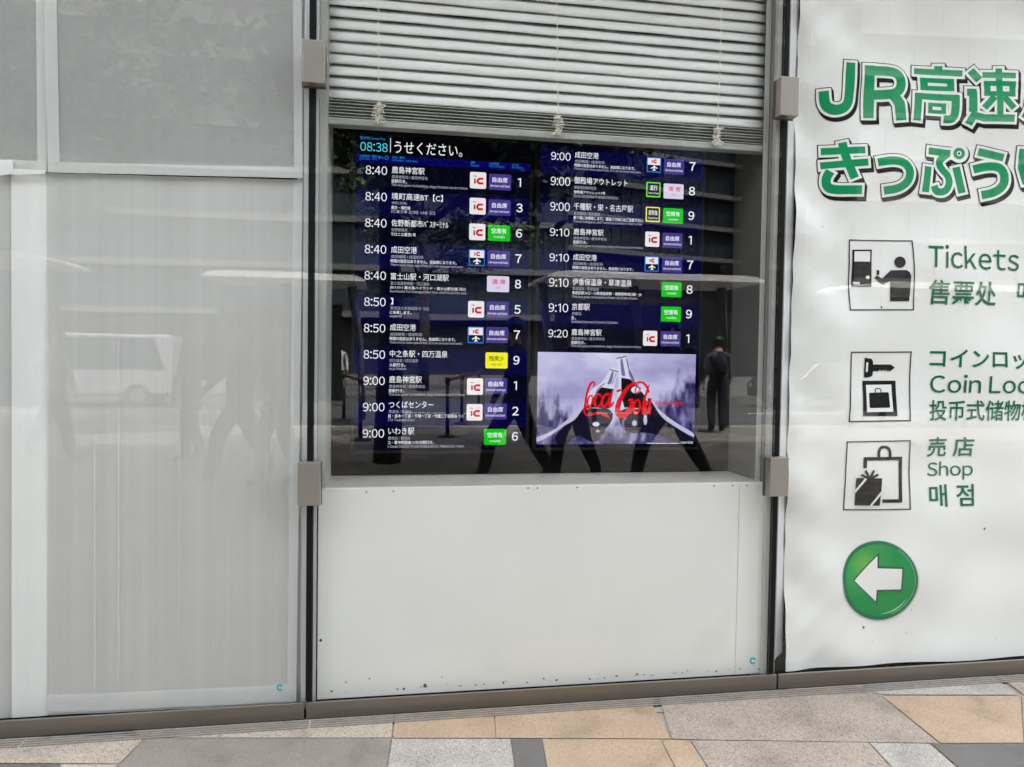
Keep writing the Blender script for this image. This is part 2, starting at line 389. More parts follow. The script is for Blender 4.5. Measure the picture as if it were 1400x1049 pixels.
# ------------------------------------------------------------------ plinth and drain below the glass
XJ = [U(-330, 980).x, U(417.5, 980).x, U(1060.5, 930).x, U(1900, 900).x]
ZP0, ZP1 = 0.008, U(700, 944.3, -.014).z
words3 = ['under the sheeted window', 'under the white board', 'under the green and white banner']
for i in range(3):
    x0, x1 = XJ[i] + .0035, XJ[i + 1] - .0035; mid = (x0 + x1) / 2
    t = thing('plinth', 'bronze steel base channel ' + words3[i], 'base channel', (mid, 0, 0), 'base channels below the glazing')
    b = MB(); b.box((x0, -.014, ZP0), (x1, -.004, ZP1)); b.build('face_plate', STEEL, t, bevel=.002)
    b = MB(); b.box((x0, -.0038, ZP1 - .03), (x1, -.0004, ZP1 - .0015)); b.build('seal_strip', BLACK, t)
    b = MB(); b.box((x0 - .003, -.0125, .0045), (x1 + .003, -.0045, ZP0 - .0005)); b.build('base_shade_strip', GRIME_SHADE, t)  # solid dark strip painted as the recess shadow under the plinth
b = MB(); b.box((XJ[0], -.0003, .0), (XJ[3], .4, ZP1 - .05)); tag(b.build('window_sill', DARKIN), None, kind='structure')
GRAT = pbr('grate_steel', (.23, .21, .19), .55, .1, .15, 20)
XD = [U(-330, 1000).x, G(36, 1012).x, G(425, 984).x, G(1180, 945).x, U(1900, 900).x]
wd = ['left of the dark joint by the sheeted window', 'below the sheeted window between two joints', 'below the white board and the arrow', 'below the right part of the banner']
for i in range(4):
    x0, x1 = XD[i] + .004, XD[i + 1] - .004
    t = thing('drain_grate', 'narrow slotted steel drain strip ' + wd[i], 'drain', ((x0 + x1) / 2, -.07, 0), 'drain strips along the base')
    b = MB(); b.box((x0, -.080, .0006), (x1, -.016, .0016)); b.build('channel', BLACK, t)
    b = MB()
    for y in (-.026, -.042, -.058, -.074): b.box((x0, y - .0038, .0050), (x1, y + .0038, .0075))
    b.build('grating', GRAT, t)

# ------------------------------------------------------------------ glass panes
ZT = 3.35
names = ['large clear glass pane in front of pale grey sheeting', 'large clear glass pane in front of the departure boards and blind', 'large clear glass pane in front of the white banner']
gx = [XJ[0], U(424, 600).x, U(1062, 620).x, XJ[3]]
gz = ZP1 - .045
for i in range(3):
    x0, x1 = gx[i] + .010, gx[i + 1] - .010
    t = thing('plate_glass', names[i], 'window pane', ((x0 + x1) / 2, 0, 0), 'glass panes of the station front')
    b = MB(); b.box((x0, 0, gz), (x1, .010, ZT)); b.build('glazing', GLASS, t)
    if i < 2:
        cx, cy = ((382.5, 940), (1029, 903.5))[i]
        b = MB(); stroke(b, ell(cx, cy, 3.2, 3.6, 12, .6, 5.2), 2.6, 0, .0012, step=3)
        pxpoly(b, ell(cx + 2, cy - 2.5, 2.2, 1.8, 8), 0, .0018)
        stroke(b, [(cx - 3.2, cy + 6.4), (cx + 3.2, cy + 6.2)], .6, 0, .0012)
        b.build('maker_sticker', TEAL, t)

# black joints between the panes and the posts behind them
for i, (xa, lab) in enumerate(((gx[1], 'between the sheeted window and the departure boards'), (gx[2], 'between the departure boards and the banner'))):
    t = thing('sealant_joint', 'black vertical rubber joint ' + lab, 'joint', (xa, 0, 0), 'black joints between glass panes')
    b = MB(); b.box((xa - .0095, -.002, ZP1 - .02), (xa + .0095, .014, ZT)); b.build('rubber_strip', BLACK, t, bevel=.002)
    b = MB(); b.box((xa - .055, .060, gz + .01), (xa - .016, .064, ZT)); b.box((xa - .028, .016, gz + .01), (xa - .0115, .05, ZT)); b.box((xa + .0115, .016, gz + .01), (xa + .021, .05, ZT))
    b.build('trim', ALU if i == 0 else GREYB, t)
    b = MB(); b.box((xa - .012, .0142, gz + .01), (xa + .012, .0158, ZT)); b.build('backing_strip', BLACK, t)
P = [('upper', 429, 54.3, 113, 'pale bronze metal clamp at the left edge of the blind'), ('lower', 423, 632.9, 691.8, 'pale bronze metal clamp at the left end of the white board'),
     ('upper', 1081, 104.8, 158, 'bronze metal clamp by the first green headline letters'), ('lower', 1066.5, 626, 679, 'dull bronze metal clamp at the right end of the white board')]
for k, x, ya, yb, lab in P:
    a = U(x, ya, -.05); c = U(x, yb, -.05); w = .037
    t = thing('glass_clamp', lab, 'clamp', (a.x, 0, c.z), 'metal clamps holding the glass')
    b = MB(); b.box((a.x - w, -.05, c.z), (a.x + w, -.006, a.z)); b.build('cover', CLAMP, t, bevel=.0015)
    b = MB(); b.box((a.x - w - .006, -.0058, c.z - .004), (a.x + w + .002, -.0008, a.z - .004)); b.build('shadow_plate', CLAMPD, t)  # dark plate shifted left and down, drawn as the clamp's shadow

# ------------------------------------------------------------------ plastic sheeting behind the left pane
def sheet(name, lab, corners, mat, Y, hem=None, nx=14, nz=24, amp=.003, seed=0):
    r = random.Random(seed); ph = [r.uniform(0, 6.3) for _ in range(6)]
    A, B, C, D = [U(x, y, Y) for x, y in corners]        # TL TR BR BL
    t = thing(name, lab, 'sheet', ((A.x + B.x) / 2, Y, C.z), 'pale sheets taped behind the window')
    def srf(u, v, dy):
        p = (A * (1 - u) + B * u) * (1 - v) + (D * (1 - u) + C * u) * v
        p.y = Y + dy + amp * (sin(p.x * 17 + ph[0]) * .5 + sin(p.x * 41 + ph[1] + p.z) * .25 + sin(p.z * 5 + ph[2]) * .25); return p
    def grid(u0, u1, v0, v1, dy, n, m):
        b = MB()
        vs = [srf(u0 + (u1 - u0) * i / n, v0 + (v1 - v0) * j / m, dy) for j in range(m + 1) for i in range(n + 1)]
        b.add(vs, [(j * (n + 1) + i, (j + 1) * (n + 1) + i, (j + 1) * (n + 1) + i + 1, j * (n + 1) + i + 1) for j in range(m) for i in range(n)]); return b
    grid(0, 1, 0, 1, 0, nx, nz).build('film', mat, t, smooth=True)
    for (u0, u1, v0, v1, m) in hem or []: grid(u0, u1, v0, v1, -.004, nx, nz).build('hem', m, t, smooth=True)
    return t
sheet('plastic_sheet', 'tall pale grey sheet under the horizontal seam, right of the white vertical band', [(63, 236.5), (414, 246), (405, 962), (66, 978)], FILM_B, .040,
      [(0, 1, .962, .995, FILM_C), (.962, 1, 0, .985, FILM_C), (.180, .1845, .5, .96, FILM_C), (.272, .276, .3, .96, FILM_C), (.512, .5155, .45, .96, FILM_C), (.652, .6545, .55, .96, FILM_C), (.862, .8642, .42, .9, FILM_C)], 40, 20, .003, 1)
sheet('plastic_sheet', 'pale grey sheet above the horizontal seam, widest of the upper sheets', [(60, -60), (412, -60), (414, 244), (66, 236)], FILM_A, .028,
      [(0, 1, .952, 1, FILM_C), (0, .045, 0, .952, FILM_C), (.965, 1, 0, .952, FILM_C)], 24, 20, .002, 2)
sheet('plastic_sheet', 'narrow grey sheet above the horizontal seam at the far left', [(-330, -60), (62, -60), (65, 236), (-330, 214)], FILM_A, .034,
      [(.965, 1, 0, 1, FILM_C), (0, 1, .95, 1, FILM_C)], 20, 20, .002, 3)
sheet('plastic_sheet', 'lower grey sheet at the far left with a broad white vertical band', [(-330, 222), (66, 238), (66.5, 978), (-330, 1003)], FILM_B, .046,
      [(.868, .998, 0, 1, FILM_D)], 30, 20, .004, 4)
# the white tape where the four sheets meet
b = MB(); pxpoly(b, [(-8, 219), (17, 219), (19, 238), (-8, 241)], .022); pxpoly(b, [(19, 231), (62, 233), (62, 238), (18, 239)], .021)
tag(b.build('white_tape', FILM_D, loc=U(20, 240, .022)), 'short strip of white tape on the horizontal sheet seam', 'tape')

# dark interior
XL, XR = gx[0], gx[3]
b = MB(); b.box((XL, .55, -.05), (gx[1] + .02, .6, 3.4)); b.box((gx[2] - .02, .55, -.05), (XR, .6, 3.4))
b.box((gx[1] + .02, .345, -.05), (gx[2] - .02, .40, 3.4)); tag(b.build('back_wall', NAVYBLK), None, kind='structure')
b = MB(); b.box((XL, .02, 3.3), (XR, .6, 3.36)); tag(b.build('ceiling', DARKIN), None, kind='structure')

# ------------------------------------------------------------------ white board, ledge and reveals
YB = .04
zl = U(700, 664.5, YB).z; xb0 = U(434.5, 800, YB).x; xb1 = U(1056, 800, YB).x; xs = U(1008, 800, YB).x
t = thing('white_board', 'white painted board with screws along its top, under the departure boards', 'board', ((xb0 + xb1) / 2, YB, .08))
zb = U(700, 941.0, YB).z
b = MB(); b.box((xb0, YB, zb), (xs - .0008, YB + .018, zl)); b.build('panel', WHITEB, t, bevel=.0015)
b = MB(); b.box((xs + .0008, YB, zb), (xb1, YB + .018, zl)); b.build('side_panel', WHITEB, t, bevel=.0015)
b = MB(); b.box((xb0 + .012, YB + .0185, zl - .012), (xb1, .343, zl - .001)); b.build('ledge', LEDGE, t)
SCR = pbr('screw_steel', (.3, .29, .27), .4, .8)
for x, y in ((501, 673), (538, 672), (722, 667.5), (735, 667.5), (789, 666.5), (976, 664.3), (1001.5, 664), (1021, 664)):
    p = U(x, y, YB); b = MB(); b.tube([(p.x, YB + .001, p.z), (p.x, YB - .0016, p.z)], [.0042, .0034], 8); b.build('screw', SCR, t)
b = MB(); r = random.Random(3)
for k in range(46):
    x = r.uniform(440, 1040); p = U(x, 953 - (x - 434) * .056 - abs(r.gauss(0, 2.2)) - 3.5, YB); s = r.uniform(.001, .0035)
    b.face([(p.x + s * 1.8 * cos(a) * r.uniform(.5, 1.2), YB - .0006 - k * 4e-6, p.z + s * sin(a)) for a in [q * pi / 3 for q in range(6)]])
for x, y, s in ((581, 938, 3.0), (438.5, 876, 2.4), (473, 933, 1.4), (604, 926, 1), (505, 928, 1.3)):
    pxpoly(b, [(x + s * cos(a) * .8, y + s * sin(a) * (1.2 if a > 3 else .7)) for a in [q * pi / 4 for q in range(8)]], YB, .0007)
tag(b.build('dirt_mark', GRIME_SHADE, t), None, kind='stuff')
xj0 = U(446.5, 400, YB).x; xj1 = U(1049, 400, YB).x; zt = 3.28
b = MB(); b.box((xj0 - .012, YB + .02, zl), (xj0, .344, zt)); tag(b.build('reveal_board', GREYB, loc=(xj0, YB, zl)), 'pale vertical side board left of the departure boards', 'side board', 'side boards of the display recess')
b = MB(); b.box((xj1, YB + .02, zl), (xj1 + .012, .344, zt)); tag(b.build('reveal_board', GREYD, loc=(xj1, YB, zl)), 'shade-darkened vertical side board right of the departure boards', 'side board', 'side boards of the display recess')
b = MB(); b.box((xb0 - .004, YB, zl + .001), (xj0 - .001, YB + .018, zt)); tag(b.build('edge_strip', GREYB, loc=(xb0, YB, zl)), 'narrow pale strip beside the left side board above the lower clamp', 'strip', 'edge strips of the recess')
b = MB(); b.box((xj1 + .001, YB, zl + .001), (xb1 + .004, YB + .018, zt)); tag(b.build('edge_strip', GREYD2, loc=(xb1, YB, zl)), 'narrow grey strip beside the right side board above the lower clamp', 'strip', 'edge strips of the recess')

# ------------------------------------------------------------------ venetian blind
YV = .10
xv0 = U(442.5, 100, YV).x; xv1 = U(1046.5, 120, YV).x
z_last = U(443, 133.5, YV).z; pitch = U(443, 117.6, YV).z - z_last
t = thing('venetian_blind', 'pale grey venetian blind half raised above the departure boards', 'blind', ((xv0 + xv1) / 2, YV, z_last))
b = MB(); ns = 20; r = random.Random(11)
for k in range(ns):
    zc = z_last + pitch * (k + .5); tw = r.gauss(0, .03); th = .0006; nseg = 24; prof = []
    hw = pitch * .63
    for j in range(9):
        u = -1 + j / 4; a = radians(68) + tw
        prof.append((u * hw * cos(a) - (1 - u * u) * .007 * sin(a), u * hw * sin(a) + (1 - u * u) * .007 * cos(a) * .4))
    e0, e1 = r.gauss(0, .003), r.gauss(0, .003); sg = r.gauss(0, .0012)
    vs = []
    for i in range(nseg + 1):
        x = xv0 + e0 + (xv1 + e1 - xv0 - e0) * i / nseg; dz = sg * sin(pi * i / nseg) + .0008 * sin(i * 1.3 + k * 2.1)
        vs += [(x, YV - py_ if 0 else YV - p[0] * -1, zc + p[1] + dz) for p in prof for py_ in (0,)]
    b.add(vs, [(i * 9 + j, (i + 1) * 9 + j, (i + 1) * 9 + j + 1, i * 9 + j + 1) for i in range(nseg) for j in range(8)])
o = b.build('slat_panel', SLAT, t, smooth=True); so_ = o.modifiers.new('thickness', 'SOLIDIFY'); so_.thickness = .0007
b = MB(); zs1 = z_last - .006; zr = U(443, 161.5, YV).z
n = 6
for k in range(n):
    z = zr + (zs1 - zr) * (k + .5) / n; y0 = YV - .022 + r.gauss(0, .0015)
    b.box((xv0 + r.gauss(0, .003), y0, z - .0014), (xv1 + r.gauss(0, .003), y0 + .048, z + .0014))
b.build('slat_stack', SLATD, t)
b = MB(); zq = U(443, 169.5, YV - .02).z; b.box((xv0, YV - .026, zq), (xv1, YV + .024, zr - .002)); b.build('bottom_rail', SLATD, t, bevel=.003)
for q, (x0, y0, x1, y1) in enumerate(((517, -30, 518, 155), (761, -30, 763, 172), (988, -30, 981, 187))):
    A = U(x0, y0, YV - .036); B = U(x1, y1, YV - .040)
    b = MB()
    for d in (-.0016, .0016):
        b.tube([A.lerp(B, s / 6) + Vector((d + r.gauss(0, .0006), 0, 0)) for s in range(7)], .0009, 5)
    c = b.build('lift_cord', CORD, t)
    b = MB(); pts = []
    for s in range(150):
        a = s * .62; rr = .013 + .008 * sin(s * .37 + q) + r.gauss(0, .003); hh = .030 * (1 - 2 * ((s * 7 % 150) / 150)) * (1 if q != 1 else 1.1)
        hz = .032 * sin(s * .117 + q)
        pts.append((B.x + rr * cos(a) + r.gauss(0, .003), B.y + .006 * sin(a), B.z + hz + r.gauss(0, .004)))
    b.tube(pts, .0015, 5); b.build('cord_knot', CORD, c)
    b = MB()

# ------------------------------------------------------------------ departure boards
YS = .27
WT = emit('led_white', (250, 250, 255)); GT = emit('led_grey', (178, 180, 200)); CY_ = emit('led_cyan', (80, 215, 235)); CB = emit('led_blue', (40, 140, 215))
BG0 = emit('led_background', (3, 3, 22)); BG1 = emit('led_band', (6, 5, 54)); BGH = emit('led_header_band', (6, 5, 88)); BGK = emit('led_black', (2, 2, 6))
CARD = emit('led_card_white', (242, 236, 238)); REDL = emit('led_red', (214, 18, 52)); PUR = emit('led_purple', (72, 58, 140)); GRN = emit('led_green', (18, 198, 22)); LAV = emit('led_lavender', (222, 214, 240))
YEL = emit('led_yellow', (250, 245, 20)); BLUF = emit('led_blue_frame', (40, 120, 220)); BRK = emit('led_brown', (120, 90, 80)); GRF = emit('led_green_frame', (110, 235, 60)); LIM = emit('led_yellow_frame', (245, 235, 70)); DK = emit('led_dark', (20, 20, 36))
CASE = pbr('monitor_casing', (.006, .006, .0065), .5, spec=.15)
SM = [WT, GT, CARD, REDL, PUR, GRN, LAV, YEL, BLUF, BRK, GRF, LIM, DK]

def rect(mb, x0, y0, x1, y1, Y, eps, mi, rad=0):
    """upright rectangle whose top left is pixel (x0,y0) and bottom right (x1,y1)"""
    A, B = U(x0, y0, Y), U(x1, y1, Y); xa, za = A.x, A.z; xb = xa + (U(x1, y0, Y).x - xa); zb = za + (U(x0, y1, Y).z - za)
    if rad:
        k = rad * (xb - xa); pts = []
        for cx, cz, s in ((xb - k, za - k, 0), (xa + k, za - k, 1), (xa + k, zb + k, 2), (xb - k, zb + k, 3)):
            for j in range(4): a = (s + j / 3) * pi / 2; pts.append((cx + k * cos(a), Y - eps, cz + k * sin(a)))
        mb.face(list(reversed(pts)), mi)
    else: mb.face([(xa, Y - eps, zb), (xb, Y - eps, zb), (xb, Y - eps, za), (xa, Y - eps, za)], mi)
def mid(x0, x1, a, b): return x0 + (x1 - x0) * a, x0 + (x1 - x0) * b
def badge(kind, x0, y0, x1, y1, parent, name):
    b = MB(); w, h = x1 - x0, y1 - y0; sl = .03 * w
    X = lambda f: x0 + w * f
    Yy = lambda f: y0 + h * f
    if kind == 'ic':
        rect(b, x0, y0, x1, y1, YS, .0012, 2, .10)
        rect(b, X(.25), Yy(.42), X(.36), Yy(.72), YS, .0016, 9); text(b, 'ᴗᴗ' if 0 else '~', X(.2), X(.42), Yy(.30), h * .08, YS, .0016, 9)
        stroke(b, [(X(.82), Yy(.43)), (X(.56), Yy(.43)), (X(.47), Yy(.52)), (X(.47), Yy(.62)), (X(.56), Yy(.71)), (X(.82), Yy(.71))], h * .135, YS, .0018, 3, step=2)
    elif kind == 'air':
        rect(b, x0, y0, x1, y1, YS, .0010, 8, .05); rect(b, X(.06), Yy(.06), X(.94), Yy(.50), YS, .0014, 2); rect(b, X(.06), Yy(.52), X(.94), Yy(.94), YS, .0014, 12)
        rect(b, X(.33), Yy(.20), X(.40), Yy(.40), YS, .0018, 9)
        stroke(b, [(X(.68), Yy(.21)), (X(.52), Yy(.21)), (X(.47), Yy(.30)), (X(.52), Yy(.38)), (X(.68), Yy(.38))], h * .085, YS, .0018, 3, step=2)
        stroke(b, [(X(.5), Yy(.57)), (X(.5), Yy(.88))], w * .09, YS, .0018, 0); stroke(b, [(X(.27), Yy(.76)), (X(.5), Yy(.66)), (X(.73), Yy(.76))], h * .07, YS, .0019, 0, step=2)
        stroke(b, [(X(.39), Yy(.88)), (X(.61), Yy(.88))], h * .05, YS, .0019, 0)
    elif kind in ('exp', 'dir'):
        rect(b, x0, y0, x1, y1, YS, .0010, 10 if kind == 'dir' else 11, .06); rect(b, X(.08), Yy(.08), X(.92), Yy(.92), YS, .0014, 12)
        text(b, '直行' if kind == 'dir' else '超特急', *mid(x0, x1, .18 if kind == 'exp' else .26, .82 if kind == 'exp' else .76), Yy(.56), h * .34, YS, .0018, 0, .01)
        text(b, 'Non Stop' if kind == 'dir' else 'Sup.Exp.', *mid(x0, x1, .15, .87), Yy(.84), h * .17, YS, .0018, 0, .01)
    else:
        mi, s, e, tm = {'free': (4, '自由席', 'Unreserved Seat', 0), 'avail': (5, '空席有', 'Available', 0), 'full': (6, '満 席', 'Full', 3), 'near': (7, '残席少', 'Near Full', 12)}[kind]
        rect(b, x0, y0, x1, y1, YS, .0012, mi, .06)
        text(b, s, *mid(x0, x1, .15 if kind != 'full' else .22, .83), Yy(.54) - (.2 if kind == 'full' else 0), h * .33, YS, .0016, tm, .012)
        a = {'free': (.05, .93), 'avail': (.25, .75), 'full': (.40, .60), 'near': (.27, .73)}[kind]
        text(b, e, *mid(x0, x1, *a), Yy(.82), h * .15, YS, .0016, tm, .008 if kind == 'free' else 0)
    return b.build(name, SM, parent)
IVS = {'鹿島神宮駅': (44.6, '鹿島神宮站 / 鹿岛神宫站', 49, '宮駅行き。', 21, 'This bus goes to Kashima Jingu Station via Art Hote', 104),
       '成田空港': (35.3, '成田機場 / 成田机场', 44, '時間の指定はありません。自由席になります。', 90, 'There is no time specified. It\'s an unreserved seat.', 100)}
rowsL = [('8:40', '鹿島神宮駅', None, 'ic', 'free', '1'),
 ('8:40', '境町高速BT【C】', (70, '境町(茨城)', 21, '東京・境町線', 26, '3番乗り場【C列】LINE【C】', 60), 'ic', 'free', '3'),
 ('8:40', '佐野新都市ﾊﾞｽﾀｰﾐﾅﾙ', (78, '佐野新城市', 22, 'マロニエ東京1号', 34, None, 0), 'ic', 'avail', '6'),
 ('8:40', '成田空港', None, 'air', 'free', '7'),
 ('8:40', '富士山駅・河口湖駅', (79.5, '富士急高原樂園・河口湖站', 53, '(0111便) 富士急ハイランド・富士山駅方面 河口', 103, 'bus bound for Kawaguchiko Sta. via Mt.Fuji Sta. and', 104), None, 'full', '8'),
 ('8:50', '】', (4, '東京迪士尼度假區Ⓡ【A】', 52, 'に停車します。', 29, 'sneyland®.', 17), 'ic', 'free', '5'),
 ('8:50', '成田空港', None, 'air', 'free', '7'),
 ('8:50', '中之条駅・四万温泉', (79, '四万溫泉 / 四万温泉', 39, 'ル駅行き。', 22, 'nojo Station.', 24), None, 'near', '9'),
 ('9:00', '鹿島神宮駅', None, 'ic', 'free', '1'),
 ('9:00', 'つくばセンター', (61, '筑波站 / 筑波站', 31, '目・並木一丁目・千現一丁目・竹園二丁目経由 つく', 103, '(TX Tsukuba Sta.)', 36), 'ic', 'free', '2'),
 ('9:00', 'いわき駅', (35.6, '磐城站 / 磐城站', 30, 'コ・草中町経由 いわき駅行き。', 63, 'o Iwaki Station from Kitaibaraki IC, Nakoso IC, Yumo', 104), None, 'avail', '6')]
rowsR = [('9:00', '成田空港', None, 'air', 'free', '7'),
 ('9:00', '御殿場アウトレット', (73, '御殿場名牌折扣店', 30, '御殿場アウトレット7号', 43, 'Go to Gotemba Premium Outlets.', 61), 'dir', 'full', '8'),
 ('9:00', '千種駅・栄・名古屋駅', (81, '名古屋站 / 名古屋站', 36, '乗り場に停車致します。通過バス停にはご注意下さい', 95, 'Tomei Ashigara, and Tomei Gotemba in that order', 95), 'exp', 'avail', '9'),
 ('9:10', '鹿島神宮駅', None, 'ic', 'free', '1'),
 ('9:10', '成田空港', None, 'air', 'free', '7'),
 ('9:10', '伊香保温泉・草津温泉', (81, '草津溫泉 / 草津温泉', 36, '馬瀬記駅入口・川原湯温泉駅・長野原草津口駅・JR', 95, 'This bus goes to Kusatsu Onsen via Ikaho Onsen.', 90), None, 'avail', '8'),
 ('9:10', '京都駅', (24.6, '京都站', 13, 'き。', 6, 'Seishun Express 5 Kyoto Station.', 64), None, 'avail', '9'),
 ('9:20', '鹿島神宮駅', None, 'ic', 'free', '1')]
def screen(lab, X0, X1, Y0, Y1, cx, bands):
    A, B = U(X0, (Y0 + Y1) / 2, YS), U(X1, (Y0 + Y1) / 2, YS); za, zb_ = U(cx, Y0, YS).z, U(cx, Y1, YS).z
    t = thing('departure_board', lab, 'departure board', ((A.x + B.x) / 2, YS, zb_), 'bus departure boards')
    b = MB(); b.box((A.x - .012, YS + .0012, zb_ - .012), (B.x + .012, YS + .055, za + .012)); b.build('casing', CASE, t, bevel=.003)
    b = MB(); b.face([(A.x, YS, zb_), (B.x, YS, zb_), (B.x, YS, za), (A.x, YS, za)], 0)
    for y0, y1, mi in bands:
        z0, z1 = U(cx, y0, YS).z, U(cx, y1, YS).z; b.face([(A.x, YS - .0004, z1), (B.x, YS - .0004, z1), (B.x, YS - .0004, z0), (A.x, YS - .0004, z0)], mi)
    b.build('display', [BG0, BG1, BGH, BGK], t); return t
def row(t, i, data, xt, wt, ybase, xd, ydest, icb, seatb, num, k=1.0):
    tm, dest, info, ic, seat, n = data
    b = MB(); text(b, tm, xt, xt + wt, ybase, 11.8 * k, YS, .001, 0, 0)
    info = info or IVS[dest]; s = k
    if dest in IVS and k != 1: pass
    dw = info[0] * s; dh = 9.6 * k if dest != '】' else 9
    text(b, dest, xd, xd + dw, ydest, dh, YS, .001, 0, .004)
    text(b, info[1], xd, xd + info[2] * s, ydest + 7 * k, 4.6 * k, YS, .001, 1)
    text(b, info[3], xd - .6, xd - .6 + info[4] * s, ydest + 13.2 * k, 5.0 * k, YS, .001, 0, .008)
    if info[5]: text(b, info[5], xd - .8, xd - .8 + info[6] * s, ydest + 18.4 * k, 4.6 * k, YS, .001, 1, .012)
    rw = b.build('departure_row', SM, t)
    b = MB(); centred(b, n, *num, YS, .001, 0, .012); b.build('bay_number', SM, rw)
    if ic: badge(ic, *icb, rw, 'fare_badge' if ic in ('ic', 'air') else 'service_badge')
    badge(seat, *seatb, rw, 'seat_badge')
bandsL = [(184, 211, 3), (211, 222, 2)] + [(238.4 + 36.05 * i - 14.6, 238.4 + 36.05 * i + 20.6, 1) for i in range(1, 11, 2)]
tL = screen('left departure board of eleven bus rows with a cyan 08:38 clock', 485, 722, 184.5, 616, 500, bandsL)
destb = [236.5, 272.6, 309, 345.6, 382, 416, 451.8, 487.9, 523.2, 557.7, 594.1]; destx = [535.8, 535.4, 535, 534.6, 534, 533.6, 533.2, 532.8, 532, 531.4, 530.7]
for i, d in enumerate(rowsL):
    f = i / 10; yb = 238.2 + 36.04 * i; ix = 642.6 - .51 * i; iy = 235.0 + 35.28 * i; sx = 668.6 - .69 * i; sy = 237.6 + 34.9 * i
    nb = {0: (708.0, 713.0), 10: (700.2, 707.8)}; nx = 710.8 - .70 * i; hw = 2.6 if d[5] == '1' else 3.9
    row(tL, i, d, 499.9 - .41 * i, 29.4, yb, destx[i], destb[i] + .4, (ix, iy, ix + 22.2 - .04 * i, iy + 22.6), (sx, sy, sx + 30.4, sy + 21.8), (nx - (.8 if d[5] == '1' else 0), 255.6 + 34.72 * i, 12))
b = MB(); text(b, '08:38', 492.6, 530.0, 206.2, 12.2, YS); text(b, '現在時刻 Current Time', 492.3, 526.5, 190.4, 4.2, YS, .001, 1); b.build('clock', [CY_, CB], tL)
b = MB(); rect(b, 533.6, 189, 534.4, 208.5, YS, .001, 0); text(b, 'うせください。', 539, 632, 209.5, 16.5, YS); b.build('scrolling_message', WT, tL)
b = MB()
for hi, (s, x0, x1, y, h) in enumerate((('出発時刻', 491.8, 505.5, 215.2, 3.8), ('Dep.Time', 491.8, 505.5, 218.6, 2.8), ('遅延', 508.4, 515, 215.6, 3.8), ('Delay', 508.4, 515.4, 218.9, 2.8), ('行先 / 案内', 536, 553, 217.2, 3.9), ('Destination / Information', 536, 571, 220.6, 3.1),
                        ('備考', 643.6, 650, 224.4, 3.9), ('Remarks', 643.6, 655.4, 227.8, 3.0), ('空席情報', 669, 682, 226.0, 3.9), ('Seat availability', 669, 690.4, 229.2, 3.0), ('のりば', 700.4, 709, 227.6, 3.8), ('Bus Stop No.', 700.4, 715, 230.9, 3.0))):
    text(b, s, x0, x1, y, h, YS, .001)
    if hi % 2: b.build('column_heading', CB, tL); b = MB()
stroke(b, ell(518.5, 215.6, 1.5, 1.5, 10), .7, YS, .001, 0, closed=True, step=2); stroke(b, [(520.2, 215.7), (524.5, 216)], .7, YS, .001, 0)
for a in range(8): stroke(b, [(528.6 + 1.6 * cos(a * pi / 4), 216 + 1.6 * sin(a * pi / 4)), (528.6 + 3.2 * cos(a * pi / 4), 216 + 3.2 * sin(a * pi / 4))], .7, YS, .001, 0)
b.build('heading_symbol', CB, tL)
bandsR = [(218.5 + 34.67 * i - 14.5, 218.5 + 34.67 * i + 19.5, 1) for i in range(0, 8, 2)]
tR = screen('right departure board of eight bus rows above a soft drink advertisement', 736, 957, 197, 612, 750, bandsR)
dR = [(785.8, 215.7), (785, 251.2), (784.4, 286.6), (784, 320.8), (783.3, 355.6), (782.6, 389.6), (781.7, 423.8), (781.3, 458.2)]
for i, d in enumerate(rowsR):
    yb = 218.6 + 34.67 * i; ix = 884.4 - .74 * i; iy = 214.9 + 33.9 * i; sx = 908 - .71 * i; sy = 217.2 + 33.65 * i; nx = 946.6 - .82 * i; hw = 2.5 if d[5] == '1' else 3.6
    row(tR, i, d, 753.4 - .57 * i, 26.7, yb, dR[i][0], dR[i][1] + .3, (ix, iy, ix + 19.4, iy + 20.6), (sx, sy, sx + 27.4, sy + 20.6), (nx - (.8 if d[5] == '1' else 0), 233.5 + 33.65 * i, 11.8), .92 if d[1] in IVS else 1.0)

